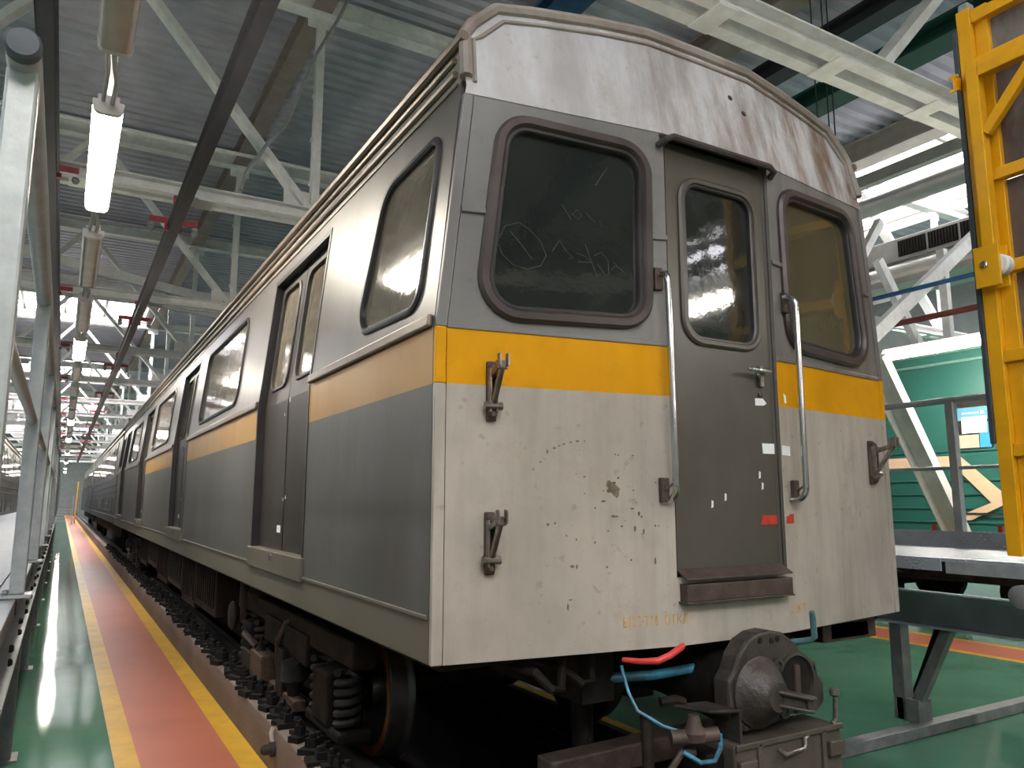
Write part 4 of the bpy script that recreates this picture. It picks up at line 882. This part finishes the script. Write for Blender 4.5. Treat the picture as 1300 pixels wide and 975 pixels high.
# ------------------------------------------------------------------ other trains
def plain_car(name, label, xc, y0, y1, body, roofm, ribs=True, pane_m='pane_dark', sides=(-1, 1), wn=None):
    c = thing(name, label, 'metro car', (xc, y0, -1.5)); Ln = y1-y0; Z = 1.5
    pf = [(-1.32, ZB+Z), (1.32, ZB+Z), (1.32, .7+Z), (1.23, 1.70+Z), (1.22, 1.9+Z), (-1.22, 1.9+Z), (-1.23, 1.7+Z), (-1.32, .7+Z)]
    MB().prism([(x, 0, z) for x, z in pf], (0, Ln, 0)).build('body', body, c)
    MB().prism([(x, .02, z+Z) for x, z in ((-1.25, 1.88), (1.25, 1.88), (1.1, 2.06), (.5, 2.15), (-.5, 2.15), (-1.1, 2.06))], (0, Ln-.04, 0)).build('roof', roofm, c, True)
    for s in sides:
        for z in (1.88, 1.74): MB().tube([(s*1.245, 0, z+Z), (s*1.245, Ln, z+Z)], .02, 6).build('gutter', roofm, c, True)
        if ribs:
            for z in (-.41, -.27, -.10, .07, .24, .41, .60): MB().box(min(s*1.315, s*1.335), max(s*1.315, s*1.335), 0, Ln, z+Z, z+Z+.02).build('side_rib', body, c, bevel=.004)
        a, b = SP(s), None
        def put(u0, u1, v0, v1, nm, m, d0, d1, r=.1, par=c):
            q = rpoly([(u0, v0), (u1, v0), (u1, v1), (u0, v1)], r, 4)
            def xx(v): return 1.32 if v <= .7 else 1.32-(v-.7)*.09
            return MB().add([(s*(xx(p.y)+d1), p.x, p.y+Z) for p in q]+[(s*(xx(p.y)+d0), p.x, p.y+Z) for p in q], [tuple(range(len(q))), tuple(range(len(q), 2*len(q)))[::-1]]+[(i, (i+1) % len(q), len(q)+(i+1) % len(q), len(q)+i) for i in range(len(q))]).build(nm, m, par)
        if wn: 
            for (u0, u1) in wn: 
                f = put(u0, u1, .60, 1.30, 'window_frame', 'rubber', -.02, .012); put(u0+.03, u1-.03, .63, 1.27, 'window_pane', pane_m, .012, .016, .08, f)
        else:
            for dy in (1.6, 6.5, 11.4, 16.3):
                if dy+1.3 > Ln: continue
                d = put(dy, dy+1.3, -.31, 1.6, 'door', 'car_brown' if body == 'car_blue' else body, -.02, .01, .03)
                for k in (0, 1): put(dy+.1+.62*k, dy+.58+.62*k, .75, 1.48, 'door_pane', pane_m, .01, .016, .07, d)
                put(dy-.05, dy, -.31, 1.62, 'door_frame', 'rubber', -.02, .02, .01); put(dy+1.3, dy+1.35, -.31, 1.62, 'door_frame', 'rubber', -.02, .02, .01)
                for k in range(4):
                    u = dy+1.55+.8*k
                    if u+.7 < min(Ln, dy+4.85):
                        f = put(u, u+.7, .76, 1.5, 'window_frame', 'rubber', -.02, .01); put(u+.04, u+.66, .8, 1.46, 'window_pane', pane_m, .01, .014, .07, f)
    MB().box(-1.1, 1.1, .3, Ln-.3, .55, .95).build('underframe', 'grime', c)
    for yc in (2.4, Ln-2.4):
        if yc < 0: continue
        for dy in (-1.05, 1.05):
            MB().lathe((-.84, yc+dy, .39), (1, 0, 0), [(.3, 0), (.39, 0), (.39, .13), (.08, .14), (.08, 1.54), (.39, 1.55), (.39, 1.68), (.3, 1.68)], 28).build('wheelset', 'grime', c, True)
        MB().box(-1.08, -.95, yc-1.4, yc+1.4, .5, .72).box(.95, 1.08, yc-1.4, yc+1.4, .5, .72).build('bogie_frame', 'grime', c)
    return c
plain_car('metro_car', 'dark bluish ribbed metro car coupled behind the silver car', 0, 19.9, 39.1, 'car_blue', 'car_brown', pane_m='pane_warm')
plain_car('metro_car', 'second dark ribbed metro car farther behind the silver car', 0, 39.8, 59., 'car_blue', 'car_brown', pane_m='pane_warm')
plain_car('metro_car', 'brown far metro car standing beyond the left platform', -5.35, 18., 37.2, 'car_brown', 'car_brown', pane_m='pane_warm')
plain_car('metro_car', 'second brown metro car farther along beyond the left platform', -5.35, 37.9, 57., 'car_brown', 'car_brown', pane_m='pane_warm')
gc = plain_car('metro_car', 'green ribbed metro car with a cream chevron on the next track', 8.34, 1.0, 20.2, 'car_green', 'car_green_roof', True, 'pane_dark', (-1,), [(1.38, 1.88), (4.4, 6.0), (7, 8.6), (11, 13), (15, 17)])
# chevron, posters and rails of the green car (local: x=-1.32 face, z+1.5)
def gq(pts, nm, m, d=.022, par=gc, th=.006):
    def xx(v): return -1.32 if v <= .7 else -1.32+(v-.7)*.09
    return MB().prism([(xx(v)-d, u-1.0, v+1.5) for u, v in pts], (-th, 0, 0)).build(nm, m, par)
gq([(2.80, .555), (20.2, .555), (20.2, .415), (2.86, .415)], 'cream_stripe', 'cream_paint')
gq([(2.80, .555), (2.86, .415), (2.47, -.02), (2.22, -.02), (2.26, .03)], 'chevron', 'cream_paint')
gq([(2.22, -.02), (2.47, -.02), (2.68, -.18), (3.05, -.18), (2.9, -.18), (2.75, -.22), (2.35, -.13)], 'chevron', 'cream_paint') if False else None
gq([(2.24, -.0), (2.47, -.02), (2.98, -.23), (2.72, -.23)], 'chevron', 'cream_paint', .0225)
gq([(2.0, -.14), (3.1, -.14), (3.1, -.165), (2.0, -.165)], 'dark_trim', 'rubber', .03)
p1 = gq([(2.42, .98), (2.83, .98), (2.83, 1.14), (2.42, 1.14)], 'poster', 'poster_blue', .018, gc, .002); p1['label'] = 'blue poster in the window'
gq([(2.48, 1.05), (2.52, 1.05), (2.52, 1.09), (2.48, 1.09)], 'emblem', 'white_paper', .021, p1, .001)
for i in range(6): gq([(2.54+i*.035, 1.06), (2.565+i*.035, 1.06), (2.565+i*.035, 1.075), (2.54+i*.035, 1.075)], 'print', 'white_paper', .021, p1, .001)
gq([(2.45, .82), (2.75, .82), (2.75, 1.02), (2.45, 1.02)], 'paper_notice', 'white_paper', .022, gc, .002)
gq([(2.55, .64), (2.80, .64), (2.80, .80), (2.55, .80)], 'poster', 'poster_grey', .018, gc, .002)
gq([(2.41, .64), (2.54, .64), (2.54, .95), (2.41, .95)], 'poster', 'poster_sky', .018, gc, .002)
# far walkway end: low grey stair with a yellow post
st = thing('access_stair', 'small grey access stair at the far end of the walkway', 'stair', (-2.3, 60, FLOOR))
for s in (-1, 1): MB().bar((s*.5, 0, 0), (s*.5, 1.2, 1.2), .05, .15).build('stringer', 'galv', st); MB().bar((s*.5, 0, .0), (s*.5, 0, 2.0), .06, .06).build('post', 'galv', st)
for k in range(5): MB().box(-.5, .5, .2+.2*k, .42+.2*k, .2+.2*k, .23+.2*k).build('tread', 'galv', st)
tag(MB().bar((-1.62, 62, FLOOR), (-1.55, 62, 1.4), .08, .08).build('yellow_post', 'gate_yellow'), 'thin yellow post far down the walkway', 'post')
